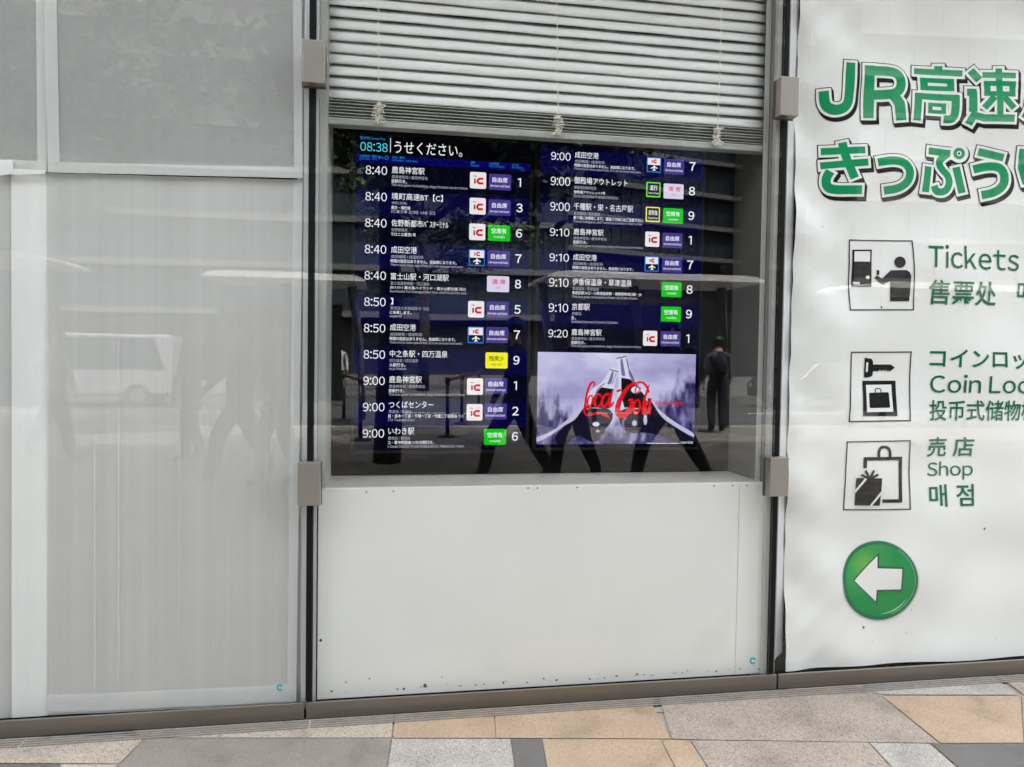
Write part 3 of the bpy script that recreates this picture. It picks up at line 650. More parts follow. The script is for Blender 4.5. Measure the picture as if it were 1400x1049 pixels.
# the advertisement on the right screen
def adsky():
    """cloudy sky over a soft dark skyline, as the advert shows it"""
    m, t, o = nodes('advert_sky'); e = N(t, 'Emission'); t.links.new(e.outputs[0], o.inputs[0]); e.inputs['Strength'].default_value = EM
    v = coords(t, (1.6, 1, 4), (0, .35, 0)); n = N(t, 'TexNoise'); n.inputs['Scale'].default_value = 1.5; n.inputs['Detail'].default_value = 4; t.links.new(v, n.inputs['Vector'])
    r = ramp(t, n.outputs['Fac'], [(.3, srgb(146, 140, 188)), (.5, srgb(188, 184, 226)), (.68, srgb(226, 224, 250))])
    base = Vector(tR['_w']); lo, hi = U(735.2, 607.6, YS).z - base.z, U(735.2, 481.2, YS).z - base.z; l, rr_ = U(735.2, 481, YS).x - base.x, U(951.4, 481, YS).x - base.x
    tc = N(t, 'TexCoord'); sp = N(t, 'SeparateXYZ'); t.links.new(tc.outputs['Object'], sp.inputs[0])
    h = N(t, 'MapRange'); t.links.new(sp.outputs['Z'], h.inputs[0]); h.inputs[1].default_value = lo; h.inputs[2].default_value = hi
    x = N(t, 'MapRange'); t.links.new(sp.outputs['X'], x.inputs[0]); x.inputs[1].default_value = l; x.inputs[2].default_value = rr_
    k = ramp(t, x.outputs[0], [(0, .42), (.12, .40), (.25, .22), (.5, .16), (.72, .28), (.84, .52), (.94, .66), (1, .72)])
    n2 = N(t, 'TexNoise'); n2.inputs['Scale'].default_value = 20; n2.inputs['Detail'].default_value = 2; t.links.new(coords(t, (1.5, 1, .7)), n2.inputs['Vector'])
    a = N(t, 'Math', operation='SUBTRACT'); t.links.new(h.outputs[0], a.inputs[0]); t.links.new(k.outputs[0], a.inputs[1])
    b_ = N(t, 'Math', operation='MULTIPLY_ADD'); t.links.new(n2.outputs['Fac'], b_.inputs[0]); b_.inputs[1].default_value = .7; t.links.new(a.outputs[0], b_.inputs[2])
    f = ramp(t, b_.outputs[0], [(.22, 0), (.50, 1)])
    d = ramp(t, n2.outputs['Fac'], [(.35, srgb(46, 42, 84)), (.55, srgb(84, 78, 130)), (.75, srgb(150, 145, 195))])
    t.links.new(mixc(t, f.outputs[0], d.outputs[0], r.outputs[0]), e.inputs[0]); return m
def adcity():
    m, t, o = nodes('advert_city'); e = N(t, 'Emission'); t.links.new(e.outputs[0], o.inputs[0]); e.inputs['Strength'].default_value = EM
    v = coords(t, (1, 1, 1)); n = N(t, 'TexNoise'); n.inputs['Scale'].default_value = 16; n.inputs['Detail'].default_value = 3; t.links.new(v, n.inputs['Vector'])
    r = ramp(t, n.outputs['Fac'], [(.38, srgb(40, 34, 76)), (.52, srgb(84, 76, 130)), (.68, srgb(176, 170, 215))]); t.links.new(r.outputs[0], e.inputs[0]); return m
AD = [adsky(), adcity(), emit('advert_dark', (22, 20, 38)), emit('advert_skin', (196, 192, 222)), emit('advert_glass', (216, 214, 240)), emit('advert_cola', (14, 10, 18)), emit('advert_red', (226, 12, 30)), WT, emit('advert_mid', (120, 114, 158)), emit('advert_nail', (226, 224, 240))]
C = lambda X, Y_: (725 + X / 5.381, 470 + Y_ / 5.381)
def rounded(p, it=2):
    for _ in range(it): p = [q for a, b_ in zip(p, p[1:] + p[:1]) for q in ((a[0] * .75 + b_[0] * .25, a[1] * .75 + b_[1] * .25), (a[0] * .25 + b_[0] * .75, a[1] * .25 + b_[1] * .75))]
    return p
def adp(mb, pts, mi, e):
    pts = rounded(list(pts)) if len(pts) > 4 and len(pts) < 30 and mi not in (0, 5) else pts
    pxpoly(mb, [C(*p) for p in pts], YS, e, mi)
b = MB(); zt_, zb_ = U(735.2, 481.2, YS).z, U(735.2, 607.6, YS).z; xa, xc = U(735.2, 481, YS).x, U(951.4, 483, YS).x
def clampad(mb):
    for v in mb.v: v.x = min(max(v.x, xa), xc); v.z = min(max(v.z, zb_), zt_)
b.face([(xa, YS - .0012, zb_), (xc, YS - .0012, zb_), (xc, YS - .0012, zt_), (xa, YS - .0012, zt_)], 0)
clampad(b); ad = b.build('advertisement', AD, tR); tag(ad, 'advertisement of two clinking bottles against a violet sky')
b = MB(); adp(b, [(45, 685), (100, 672), (190, 625), (290, 545), (360, 470), (400, 420), (450, 430), (470, 490), (430, 545), (330, 560), (250, 600), (160, 670), (60, 722), (45, 722)], 3, .0017)
adp(b, [(170, 680), (260, 600), (330, 560), (370, 500), (420, 440), (560, 470), (600, 500), (610, 560), (540, 640), (490, 720), (400, 700), (350, 660), (260, 755), (200, 755)], 2, .0018)
for X, Y_, rx, ry, mi in ((500, 520, 108, 36, 8), (505, 590, 78, 34, 2), (500, 645, 52, 28, 8), (460, 690, 60, 30, 2)): adp(b, ell(X, Y_, rx, ry, 20), 2, .0020 + .0001 * (mi == 8))
adp(b, ell(482, 592, 26, 17, 14), 9, .0023); adp(b, ell(495, 643, 14, 10, 12), 3, .0023)
clampad(b); tag(b.build('raised_hand', AD, ad), 'hand reaching in from the lower left')
b = MB(); adp(b, [(1210, 695), (1110, 640), (1030, 590), (950, 530), (880, 470), (840, 420), (820, 380), (860, 370), (900, 430), (960, 500), (1080, 590), (1210, 660)], 3, .0017)
adp(b, [(640, 500), (700, 480), (860, 380), (900, 440), (960, 540), (1060, 610), (1210, 700), (1210, 755), (1120, 750), (1000, 690), (850, 650), (760, 660), (680, 640), (655, 570)], 2, .0018)
adp(b, ell(700, 600, 30, 60, 14), 8, .0021); adp(b, ell(716, 598, 26, 56, 14), 2, .0023); adp(b, ell(845, 560, 14, 40, 12), 3, .0022); adp(b, ell(762, 580, 74, 40, 22), 2, .0022); adp(b, ell(765, 585, 18, 22, 12), 3, .0024)
clampad(b); tag(b.build('raised_hand', AD, ad), 'hand reaching in from the lower right')
b = MB(); adp(b, [(585, 185), (600, 172), (640, 185), (648, 205), (632, 240), (620, 300), (612, 340), (590, 470), (430, 480), (400, 420), (440, 340), (510, 300), (560, 240)], 4, .0026)
adp(b, [(520, 320), (612, 335), (585, 475), (440, 470), (470, 380)], 5, .0028); adp(b, [(600, 200), (616, 206), (596, 300), (560, 300), (580, 260)], 8, .0031); adp(b, [(540, 290), (556, 290), (500, 330), (480, 400), (466, 400), (490, 330)], 8, .0031); stroke(b, [C(583, 190), C(646, 208)], 1.2, YS, .0032, 2); stroke(b, [C(632, 215), C(600, 300)], 1.0, YS, .0030, 8)
tag(b.build('bottle', AD, ad), 'glass bottle leaning right, lower of the two in the advertisement')
b = MB(); adp(b, [(632, 105), (650, 88), (700, 88), (710, 105), (725, 180), (760, 250), (850, 360), (870, 440), (830, 480), (680, 480), (640, 420), (650, 260), (640, 180)], 4, .0026)
adp(b, [(668, 250), (735, 262), (760, 290), (840, 380), (860, 440), (820, 475), (690, 470), (668, 380)], 5, .0028); adp(b, [(660, 110), (676, 108), (690, 190), (700, 240), (670, 240), (664, 180)], 8, .0031); adp(b, [(716, 200), (728, 200), (770, 280), (820, 340), (800, 340), (740, 270)], 8, .0031); stroke(b, [C(632, 108), C(704, 94)], 1.3, YS, .0032, 2); stroke(b, [C(706, 110), C(722, 185), C(765, 270)], 1.2, YS, .0030, 2)
adp(b, ell(775, 340, 36, 26, 14), 9, .0029)
tag(b.build('bottle', AD, ad), 'taller glass bottle leaning left in the advertisement')
b = MB()
def rs(p, w, sm=2):
    q = smooth_path([C(*a) for a in p], sm)
    ww = w if not isinstance(w, tuple) else [w[0] + (w[1] - w[0]) * (math.sin(pi * i / (len(q) - 1))) for i in range(len(q))]
    stroke(b, q, [x / 5.381 for x in ww] if isinstance(ww, list) else ww / 5.381, YS, .0034, 6, step=1.2)
rs([(462, 318), (474, 292), (456, 278), (432, 308), (410, 384), (402, 450), (414, 486), (440, 470)], (7, 17))
rs([(404, 420), (394, 470), (396, 512), (424, 530), (476, 512), (530, 508), (560, 522), (582, 546)], (5, 17))
adp(b, [(500, 508), (540, 506), (566, 525), (580, 545), (540, 535)], 6, .0035)
rs([(456, 380), (430, 385), (418, 425), (424, 465), (448, 452), (458, 410), (452, 380)], (9, 14))
rs([(520, 392), (508, 368), (486, 376), (472, 420), (474, 462), (496, 468), (520, 440)], (8, 20))
rs([(584, 372), (556, 366), (530, 400), (522, 448), (540, 468), (566, 440), (584, 380)], (9, 20)); rs([(604, 345), (584, 410), (576, 455), (592, 462), (612, 425)], (9, 20))
rs([(634, 352), (664, 340)], 16, 0)
rs([(760, 288), (716, 318), (668, 390), (640, 460), (640, 515), (672, 534), (716, 508), (750, 452), (746, 410), (720, 420)], (12, 42))
rs([(735, 318), (780, 284), (828, 282), (860, 322), (872, 372), (860, 330), (876, 300)], (7, 17)); rs([(800, 285), (772, 330), (768, 366), (792, 362), (812, 320)], (6, 10))
rs([(798, 412), (770, 420), (756, 476), (770, 520), (796, 500), (806, 450), (798, 412)], (10, 20))
rs([(858, 340), (836, 420), (822, 500), (836, 528)], (10, 20)); rs([(878, 430), (856, 424), (842, 470), (848, 515), (868, 500), (880, 440)], (9, 17)); rs([(886, 400), (874, 470), (876, 525)], (10, 18))
text(b, 'Real Magic', *[C(920, 0)[0], C(1128, 0)[0]], C(0, 462)[1], 8.0, YS, .0034, 6, .012)
b.build('red_lettering', AD, ad)
b = MB(); text(b, 'Coca-Cola', C(1105, 0)[0], C(1193, 0)[0], C(0, 735)[1], 3.6, YS, .0034, 7, .02); [stroke(b, [C(x0, 732), C(x1, 733)], .8, YS, .0034, 7) for x0, x1 in ((855, 910), (918, 960), (966, 1010), (1018, 1092))]
b.build('small_print', AD, ad)

# ------------------------------------------------------------------ banner
YN = .075
xn0 = U(1080.5, 500, YN).x; xn1 = U(1850, 500, YN).x; zn0 = U(1080, 914.5, YN).z; zn1 = 3.1
_ph = [random.Random(21).uniform(0, 6.3)] + [random.Random(k).uniform(0, 6.3) for k in range(31, 38)]
def wave(x, z):
    e = math.exp(-max(0, x - xn0) * 3.5)
    return (1.6 * (.0035 * sin(x * 9 + z * 5 + _ph[0]) + .0028 * sin(z * 11 - x * 6 + _ph[1]) + .0020 * sin(x * 15 - z * 9 + _ph[2]) + .0016 * sin(z * 19 + x * 3 + _ph[3]))
            + e * (.008 * sin(z * 7 + x * 20 + _ph[4]) + .0040 * sin(z * 24 + x * 16 + _ph[5]) + .0022 * sin(z * 43 - x * 37 + 1.3)) - .010 * math.exp(-(z - zn0) * 9))
t = thing('banner', 'white vinyl banner with green bus ticket headline, pictograms and arrow disc', 'banner', ((xn0 + xn1) / 2, YN, zn0))
b = MB(); nx, nz = 150, 200
vs = [(xn0 + (xn1 - xn0) * i / nx, 0, zn0 + (zn1 - zn0) * j / nz) for j in range(nz + 1) for i in range(nx + 1)]
vs = [(x, YN + wave(x, z), z) for x, _, z in vs]
b.add(vs, [(j * (nx + 1) + i, j * (nx + 1) + i + 1, (j + 1) * (nx + 1) + i + 1, (j + 1) * (nx + 1) + i) for j in range(nz) for i in range(nx)])
b.build('cloth', BANNERM, t, smooth=True)
b = MB(); zc = U(1076, 903, .05).z; vs = []
for j in range(41):
    z = zc + .006 * sin(3) + (zn1 - zc) * j / 40; k = .004 * sin(j * .9) + .003 * sin(j * 2.3)
    for i, (dx, dy) in enumerate(((-.034, -.002), (-.022, .006), (-.010, .003), (.006, .012))): vs.append((xn0 + dx + k * .25, YN + .004 + dy + k * .4, z + (.010 * (i - 1) if j == 0 else 0)))
b.add(vs, [(j * 4 + i, j * 4 + i + 1, (j + 1) * 4 + i + 1, (j + 1) * 4 + i) for j in range(40) for i in range(3)])
b.build('side_hem', pbr('hem_vinyl', (.76, .77, .80), .45, 0, .05, 6), t, smooth=True)
H = lambda X, Y_: (1080 + X / 4.372, 60 + Y_ / 4.372)
def sq(*p): return list(p)
GL = [  # (path, width, smooth)
 (sq((352, 120), (351, 320), (345, 355), (325, 382), (290, 396), (250, 396), (215, 380), (200, 350), (194, 288)), 58, 1),
 (sq((472, 132), (471, 442)), 62, 0), (sq((470, 163), (600, 163), (650, 180), (668, 232), (650, 285), (600, 306), (470, 306)), 56, 1), (sq((618, 312), (650, 360), (658, 460)), 60, 0),
 (sq((893, 130), (893, 165)), 48, 0), (sq((748, 160), (1036, 176)), 36, 0), (sq((782, 213), (986, 223)), 28, 0), (sq((782, 262), (986, 268)), 28, 0), (sq((805, 203), (805, 274)), 46, 0), (sq((965, 211), (965, 277)), 42, 0),
 (sq((745, 311), (1014, 324)), 38, 0), (sq((768, 300), (754, 460)), 46, 0), (sq((993, 312), (990, 400), (980, 440), (960, 452), (920, 450)), 46, 1),
 (sq((828, 362), (936, 367)), 22, 0), (sq((826, 404), (934, 409)), 22, 0), (sq((841, 352), (838, 414)), 27, 0), (sq((922, 357), (920, 419)), 27, 0),
 (sq((1243, 150), (1239, 442)), 36, 0), (sq((1150, 186), (1338, 196)), 34, 0), (sq((1155, 238), (1336, 246)), 30, 0), (sq((1153, 300), (1331, 309)), 30, 0), (sq((1174, 226), (1172, 312)), 36, 0), (sq((1316, 232), (1313, 322)), 36, 0),
 (sq((1212, 320), (1150, 388)), 38, 0), (sq((1262, 322), (1322, 392)), 38, 0), (sq((1084, 158), (1132, 216)), 46, 0), (sq((1058, 290), (1112, 292)), 44, 0), (sq((1092, 285), (1088, 410)), 46, 0),
 (sq((1062, 482), (1092, 430), (1150, 448), (1326, 452)), 42, 0), (sq((1432, 320), (1418, 400), (1388, 452)), 46, 1), (sq((1480, 320), (1500, 400), (1540, 452)), 46, 1),
 (sq((192, 641), (440, 638)), 42, 0), (sq((188, 727), (456, 712)), 42, 0), (sq((314, 590), (332, 690), (378, 806)), 48, 1), (sq((243, 762), (218, 800), (220, 850), (262, 874), (420, 876)), 52, 1),
 (sq((512, 714), (600, 700), (670, 712), (704, 750), (708, 790), (690, 835), (640, 868), (556, 880)), 48, 1),
 (sq((822, 735), (803, 888)), 42, 0), (sq((828, 640), (962, 655)), 42, 0), (sq((940, 662), (886, 702), (905, 750), (946, 790), (952, 840), (925, 886), (868, 888), (856, 850)), 42, 1), (sq((994, 738), (1030, 892)), 46, 0),
 (sq((1126, 645), (1282, 680)), 44, 0), (sq((1100, 750), (1190, 728), (1262, 735), (1292, 780), (1284, 845), (1230, 888), (1152, 904)), 50, 1),
 (sq((1396, 628), (1392, 740), (1412, 840)), 46, 0), (sq((1480, 628), (1484, 760), (1440, 900)), 46, 1)]
bk, bw, bgm = MB(), MB(), MB(); k4 = 4.372
for p, w, sm in GL:
    q = smooth_path(p, 2) if sm else p
    for sidx, (dx, dy) in enumerate(((0, 0), (4, 7), (8, 14), (12, 20))):
        stroke(bk, [H(a + dx, c + dy) for a, c in q], (w + 40) / k4, YN, .0016 - sidx * .00012, 0, 20 / k4, wave, step=3)
    stroke(bw, [H(a, c) for a, c in q], (w + 30) / k4, YN, .0023, 0, 15 / k4, wave, step=3)
    stroke(bgm, [H(a, c) for a, c in q], w / k4, YN, .0030, 0, 0, wave, step=3)
for mbx, r0, e in ((bk, 60, .0015), (bw, 55, .0026), (bgm, 34, .0032)): pxpoly(mbx, [H(1014 + (6 if mbx is bk else 0) + r0 * cos(a), 655 + (8 if mbx is bk else 0) + r0 * 1.02 * sin(a)) for a in [2 * pi * i / 36 for i in range(36)]], YN, e, 0, wave)
pxpoly(bw, [H(1014 + 14 * cos(a), 655 + 15 * sin(a)) for a in [2 * pi * i / 20 for i in range(20)]], YN, .0035, 0, wave)
pxpoly(bk, [H(1013 + 7 * cos(a), 655 + 8 * sin(a)) for a in [2 * pi * i / 14 for i in range(14)]], YN, .0037, 0, wave)
hd = bgm.warp(wave).build('headline', GREEN, t); bw.warp(wave).build('white_outline', PWHITE, hd); bk.warp(wave).build('black_outline', PBLACK, hd)
# lettering
K = lambda X: 1080 + X / 4.372
R8 = lambda Y_: 300 + Y_ / 4.372
R9 = lambda Y_: 520 + Y_ / 4.372
for s, x0, x1, yb, h, of in (('Tickets', 813, 1371, R8(289), 32.2, .004), ('售票处', 820, 1232, R8(508), 34.0, .014), ('매표소', 1366, 1700, R8(500), 31, .014), ('コインロッカー', 838, 1645, R8(888), 26.2, .014),
                             ('Coin Locker', 838, 1660, R8(1037), 25.6, .006), ('投币式储物柜', 828, 1480, R9(242), 28.5, .012), ('売 店', 822, 1100, R9(460), 27.4, .016), ('Shop', 825, 1098, R9(598), 25.2, .004), ('매 점', 832, 1098, R9(757), 30.2, .014)):
    b = MB(); text(b, s, K(x0), K(x1), yb, h, YN, .0022, 0, of, wave); b.warp(wave).build('lettering', GREEN2, t)
def pic(lab): return MB()
def frame_px(b, c, w=1.5): stroke(b, c, w, YN, .0020, 0, 0, wave, True, 3)
b = MB(); a = lambda X, Y_: (K(X), R8(Y_))
for p, q in (((362, 122), (725, 130)), ((725, 130), (734, 300)), ((734, 300), (738, 541)), ((738, 541), (362, 541)), ((362, 541), (362, 122))): stroke(b, [a(*p), a(*q)], 1.5, YN, .0022, 0, .7, wave, step=3)
pxpoly(b, [a(381, 180), a(495, 180), a(490, 402), a(378, 402)], YN, .0022, 0, wave); pxpoly(b, [a(392, 190), a(485, 190), a(484, 252), a(391, 250)], YN, .0028, 1, wave)
pxpoly(b, [a(*p) for p in ell(470, 346, 11, 11, 14)], YN, .0028, 1, wave); pxpoly(b, [a(388, 372), a(426, 373), a(425, 388), a(387, 387)], YN, .0028, 1, wave)
pxpoly(b, [a(*p) for p in ell(653, 257, 32, 34, 24)], YN, .0022, 0, wave)
pxpoly(b, [a(*p) for p in [(600, 305), (688, 304), (708, 316), (717, 340), (715, 400), (710, 490), (594, 490), (596, 370), (556, 390), (542, 386), (506, 350), (520, 336), (550, 354)]], YN, .0023, 0, wave)
pxpoly(b, [a(521, 303), a(536, 304), a(534, 333), a(520, 332)], YN, .0022, 0, wave)
tag(b.warp(wave).build('pictogram', [PBLACK, PWHITE], t), 'framed pictogram of a person at a ticket machine')
b = MB(); c9 = lambda X, Y_: (K(X), R9(Y_))
TLc, TRc, BRc, BLc = a(362, 795), a(733, 793), c9(710, 240), c9(348, 246)
for p, q in ((TLc, TRc), (TRc, BRc), (BRc, BLc), (BLc, TLc)): stroke(b, [p, q], 1.5, YN, .0022, 0, .7, wave, step=3)
pxpoly(b, [a(*p) for p in [(446, 828), (490, 834), (500, 850), (502, 868), (610, 868), (637, 886), (612, 906), (590, 907), (582, 898), (574, 908), (566, 898), (556, 908), (546, 898), (536, 908), (504, 908), (500, 934), (488, 942), (456, 948), (446, 942)]], YN, .0022, 0, wave)
pxpoly(b, [a(457, 856), a(467, 854), a(470, 862), a(469, 908), a(460, 916), a(456, 906)], YN, .0028, 1, wave)
for p, mi, e in (([a(434, 965), a(642, 965), c9(637, 213), c9(431, 213)], 0, .0022), ([a(455, 990), a(616, 988), c9(614, 188), c9(454, 190)], 1, .0027)): pxpoly(b, p, YN, e, mi, wave)
pxpoly(b, [c9(*p) for p in [(476, 75), (594, 72), (598, 80), (597, 158), (592, 164), (478, 166), (472, 160), (472, 80)]], YN, .0032, 0, wave)
stroke(b, smooth_path([c9(514, 75), c9(514, 54), c9(532, 48), c9(551, 54), c9(551, 75)], 1), 1.4, YN, .0032, 0, 0, wave, step=2)
tag(b.warp(wave).build('pictogram', [PBLACK, PWHITE], t), 'framed pictogram of a key above a locker')
b = MB()
for p, q in (((338, 368), (710, 360)), ((710, 360), (718, 770)), ((718, 770), (325, 775)), ((325, 775), (338, 368))): stroke(b, [c9(*p), c9(*q)], 1.5, YN, .0022, 0, .7, wave, step=3)
for p in ([(438, 523), (441, 468), (655, 466), (657, 720), (545, 720)],): 
    for q0, q1 in zip(p, p[1:]): stroke(b, [c9(*q0), c9(*q1)], 4.6, YN, .0022, 0, 2.2 if q0 != p[0] and q1 != p[-1] else 0, wave, step=2)
stroke(b, smooth_path([c9(521, 462), c9(521, 425), c9(534, 400), c9(555, 397), c9(577, 402), c9(590, 425), c9(590, 462)], 1), 3.9, YN, .0022, 0, 0, wave, step=2)
pxpoly(b, [c9(390, 583), c9(538, 583), c9(530, 748), c9(385, 748)], YN, .0026, 0, wave)
for p, q in (((384, 668), (446, 582)), ((476, 750), (538, 664))): stroke(b, [c9(*p), c9(*q)], 2.8, YN, .0032, 1, 0, wave, step=3)
for p in ((440, 537), (490, 536), (416, 563), (514, 561)): stroke(b, [c9(464, 588), c9(*p)], 3.0, YN, .0034, 0, 0, wave, step=2)
tag(b.warp(wave).build('pictogram', [PBLACK, PWHITE], t), 'framed pictogram of a shopping bag with a gift parcel')
def discmat():
    m, tr, o = nodes('arrow_disc_print'); s = N(tr, 'BsdfPrincipled'); tr.links.new(s.outputs[0], o.inputs[0]); s.inputs['Roughness'].default_value = .5; s.inputs['Specular IOR Level'].default_value = .1
    tc = N(tr, 'TexCoord'); g = N(tr, 'TexGradient', gradient_type='SPHERICAL'); mp = N(tr, 'Mapping')
    c = U(1183, 772, YN) - Vector(t['_w']); mp.inputs['Location'].default_value = tuple(-v * 7.5 for v in c); mp.inputs['Scale'].default_value = (7.5, 7.5, 7.5)
    tr.links.new(tc.outputs['Object'], mp.inputs[0]); tr.links.new(mp.outputs[0], g.inputs[0])
    r = ramp(tr, g.outputs['Fac'], [(0, (.0, .275, .065)), (.5, (.03, .34, .07)), (1, (.17, .46, .08))]); tr.links.new(r.outputs[0], s.inputs['Base Color']); return m
b = MB(); cx, cy = 1201.4, 794.1
pxpoly(b, ell(cx + .6, cy + .6, 51.6, 55.6, 48), YN, .0016, 2, wave); pxpoly(b, ell(cx, cy, 50.4, 54.2, 48), YN, .0020, 1, wave); pxpoly(b, ell(cx, cy - .5, 45.6, 49.4, 48), YN, .0024, 0, wave)
stroke(b, ell(cx + .5, cy - 1, 46, 49.6, 20, -1.0, 1.2), .7, YN, .0027, 3, 0, wave, step=3)
stroke(b, ell(cx, cy - 1, 42.5, 46.5, 16, .55, 1.5), [.2 + 2.2 * sin(pi * i / 16) for i in range(17)], YN, .0028, 3, 0, wave, step=3)
dm = b.warp(wave).build('arrow_disc', [discmat(), pbr('disc_rim_print', (.0, .175, .07), .5, spec=.1), pbr('disc_print_edge', (.62, .56, .55), .4), pbr('disc_gloss_print', (.25, .52, .27), .35)], t)
D_ = lambda X, Y_: (1040 + X / 3.886, 720 + Y_ / 3.886)
ar = [(497, 287), (620, 156), (619, 222), (740, 221), (735, 330), (615, 336), (612, 398)]
b = MB(); pxpoly(b, [D_(*p) for p in [(488, 286), (630, 138), (629, 212), (750, 211), (745, 340), (625, 346), (622, 416)]], YN, .0029, 1, wave); pxpoly(b, [D_(*p) for p in ar], YN, .0034, 0, wave)
b.warp(wave).build('arrow', [PWHITE, pbr('arrow_edge_print', (.0, .07, .04), .35)], dm)
b = MB(); r = random.Random(8)
for x, y, s in ((1347, 723.5, 1.7), (1181.5, 858.5, 1.7), (1246, 834, .8), (1240, 866, .8), (1268.5, 832, .6), (1193, 877, .6), (1125, 310, .7), (1204.5, 420, 1.3), (1358, 872, .7)):
    pxpoly(b, [(x + s * cos(q) * r.uniform(.6, 1.2), y + s * sin(q) * r.uniform(.7, 1.4)) for q in [j * pi / 4 for j in range(8)]], YN, .0014, 0, wave)
tag(b.warp(wave).build('dirt_mark', GRIME_SHADE, t), None, kind='stuff')

# ------------------------------------------------------------------ the building above
UPW = pbr('upper_facade', (.38, .38, .37), .6, 0, .06, 1)
b = MB(); b.box((-30, .0, 3.4), (34, 9, 15.2)); b.box((-30, -.5, 3.36), (34, .0, 3.8))
b.box((-30, .0, -.1), (XL, 9, 3.4)); b.box((XR, .0, -.1), (34, 9, 3.4)); b.box((XL, .62, -.1), (XR, 9, 3.3))
tag(b.build('station_building', UPW, loc=(0, 0, 0)), 'grey station building wall above and around the glazing', 'building')

# ------------------------------------------------------------------ the street seen in the reflections
BARK = pbr('bark', (.05, .042, .034), .9, 0, .3, 20, bump=.5, bscale=30)
LEAF = [pbr('leaf_dark', (.018, .040, .014), .6, 0, .3, 3), pbr('leaf_mid', (.04, .085, .022), .6, 0, .3, 3), pbr('leaf_light', (.08, .15, .04), .6, 0, .2, 3)]
def tree(lab, base, h, cr, seed, nleaf=5200, trunk_r=.14):
    r = random.Random(seed); t = thing('street_tree', lab, 'tree', base, 'street trees along the footway')
    b = MB(); b.tube([base, base + Vector((.03, .02, h * .25)), base + Vector((-.03, .05, h * .5)), base + Vector((.05, 0, h * .8))], [trunk_r * 1.25, trunk_r, trunk_r * .75, trunk_r * .3], 10)
    cl = []
    for k in range(16):
        a = r.uniform(0, 6.28); z0 = h * r.uniform(.32, .6); rr = cr * r.uniform(.45, .95); e = base + Vector((rr * cos(a), rr * sin(a), z0 + h * r.uniform(.02, .35)))
        s = base + Vector((0, 0, z0)); m = s.lerp(e, .5) + Vector((r.gauss(0, .1), r.gauss(0, .1), .15)); b.tube([s, m, e], [trunk_r * .4, trunk_r * .25, .015], 6); cl.append((e, r.uniform(.45, .95)))
        cl.append((m, r.uniform(.35, .7)))
    b.build('trunk', BARK, t, smooth=True); b = MB()
    for k in range(nleaf):
        c, s = r.choice(cl); p = c + Vector((r.gauss(0, s * .55), r.gauss(0, s * .55), r.gauss(0, s * .42))); L = r.uniform(.06, .13)
        u = Vector((r.gauss(0, 1), r.gauss(0, 1), r.gauss(0, .6))).normalized(); w = u.cross(Vector((r.gauss(0, 1), r.gauss(0, 1), r.gauss(0, 1)))).normalized()
        b.face([p - u * L, p + w * L * .5, p + u * L, p - w * L * .5], 0 if r.random() < .45 else (1 if r.random() < .75 else 2))
    b.build('crown', LEAF, t); return t
tb = RG(529, 632)
tree('leafy street tree whose dark trunk is mirrored beside the left departure board', tb, 7.8, 3.2, 1, 15000)
tree('leafy street tree mirrored at the top of the grey sheeting', Vector((tb.x - 5.6, tb.y - 1.2, 0)), 8.2, 3.3, 2, 15000)
tree('leafy street tree mirrored above the far left sheet', Vector((tb.x - 11, tb.y - .5, 0)), 8.0, 3.3, 3, 12000)
tree('broad dark tree standing across the road', Vector((tb.x + 1.5, -27, 0)), 11.5, 5.0, 5, 12000, .2)
tree('tall dark tree standing across the road beside the office block', Vector((tb.x - 13, -29, 0)), 12.5, 5.4, 6, 12000, .2)

# buildings across the street
CONC = pbr('pale_concrete', (.105, .105, .10), .7, 0, .08, 1)
BGL = pbr('office_glass', (.022, .032, .038), .45, 0, .25, .3, spec=.25)
BMUL = pbr('dark_mullion', (.018, .02, .022), .5)
BRW = pbr('brown_cladding', (.022, .017, .015), .7, 0, .15, 2)
def block(lab, c, w, d, h, rz, floor, body, n_mull=14, base_h=4.5):
    t = thing('office_block', lab, 'building', (c[0], c[1], 0), 'buildings across the street'); R_ = Matrix.Rotation(rz, 4, 'Z')
    def put(mb, a, bb, mi=0):
        n = len(mb.v); mb.box(a, bb, mi)
        for v in mb.v[n:]:
            q = R_ @ v; v.x, v.y, v.z = q.x + c[0], q.y + c[1], q.z
    b = MB(); put(b, (-w / 2, -d, base_h), (w / 2, 0, h)); b.build('glass_wall', body, t)
    b = MB(); put(b, (-w / 2 + .5, -d, 0), (w / 2 - .5, -1.5, base_h)); b.build('ground_storey', BMUL, t)
    b = MB(); z = base_h
    while z < h: put(b, (-w / 2 - .4, -.2, z - .22), (w / 2 + .4, .75, z + .22)); z += floor
    b.build('floor_band', CONC, t)
    b = MB()
    for k in range(n_mull + 1): x = -w / 2 + w * k / n_mull; put(b, (x - .09, -.1, base_h + .24), (x + .09, .16, h - .3))
    b.build('mullion', BMUL, t)
    return t
pB = RW(850, 300, 70)
block('glass office block with pale floor bands mirrored beside the blind', (pB.x - 1, -70), 30, 18, 46, radians(-14), 3.3, BGL, 26, 12)
block('brown office block right of the banded glass tower', (pB.x + 23, -66), 18, 16, 44, radians(4), 3.6, BRW, 10, 7)
block('low grey block behind the street trees', (-6, -56), 40, 18, 17, radians(3), 3.5, BGL, 24, 4.5)
block('pale grey block at the far left of the street', (-46, -52), 34, 18, 24, radians(-4), 3.5, BRW, 18, 4.5)
block('tall grey block at the far right of the street', (62, -55), 44, 18, 48, radians(6), 3.5, pbr('grey_cladding', (.03, .03, .03), .6, 0, .1, 1), 18, 5)
block('tall grey block behind the far left trees', (-20, -84), 60, 18, 52, radians(2), 3.5, pbr('dull_cladding', (.05, .05, .048), .6, 0, .1, 1), 18, 5)

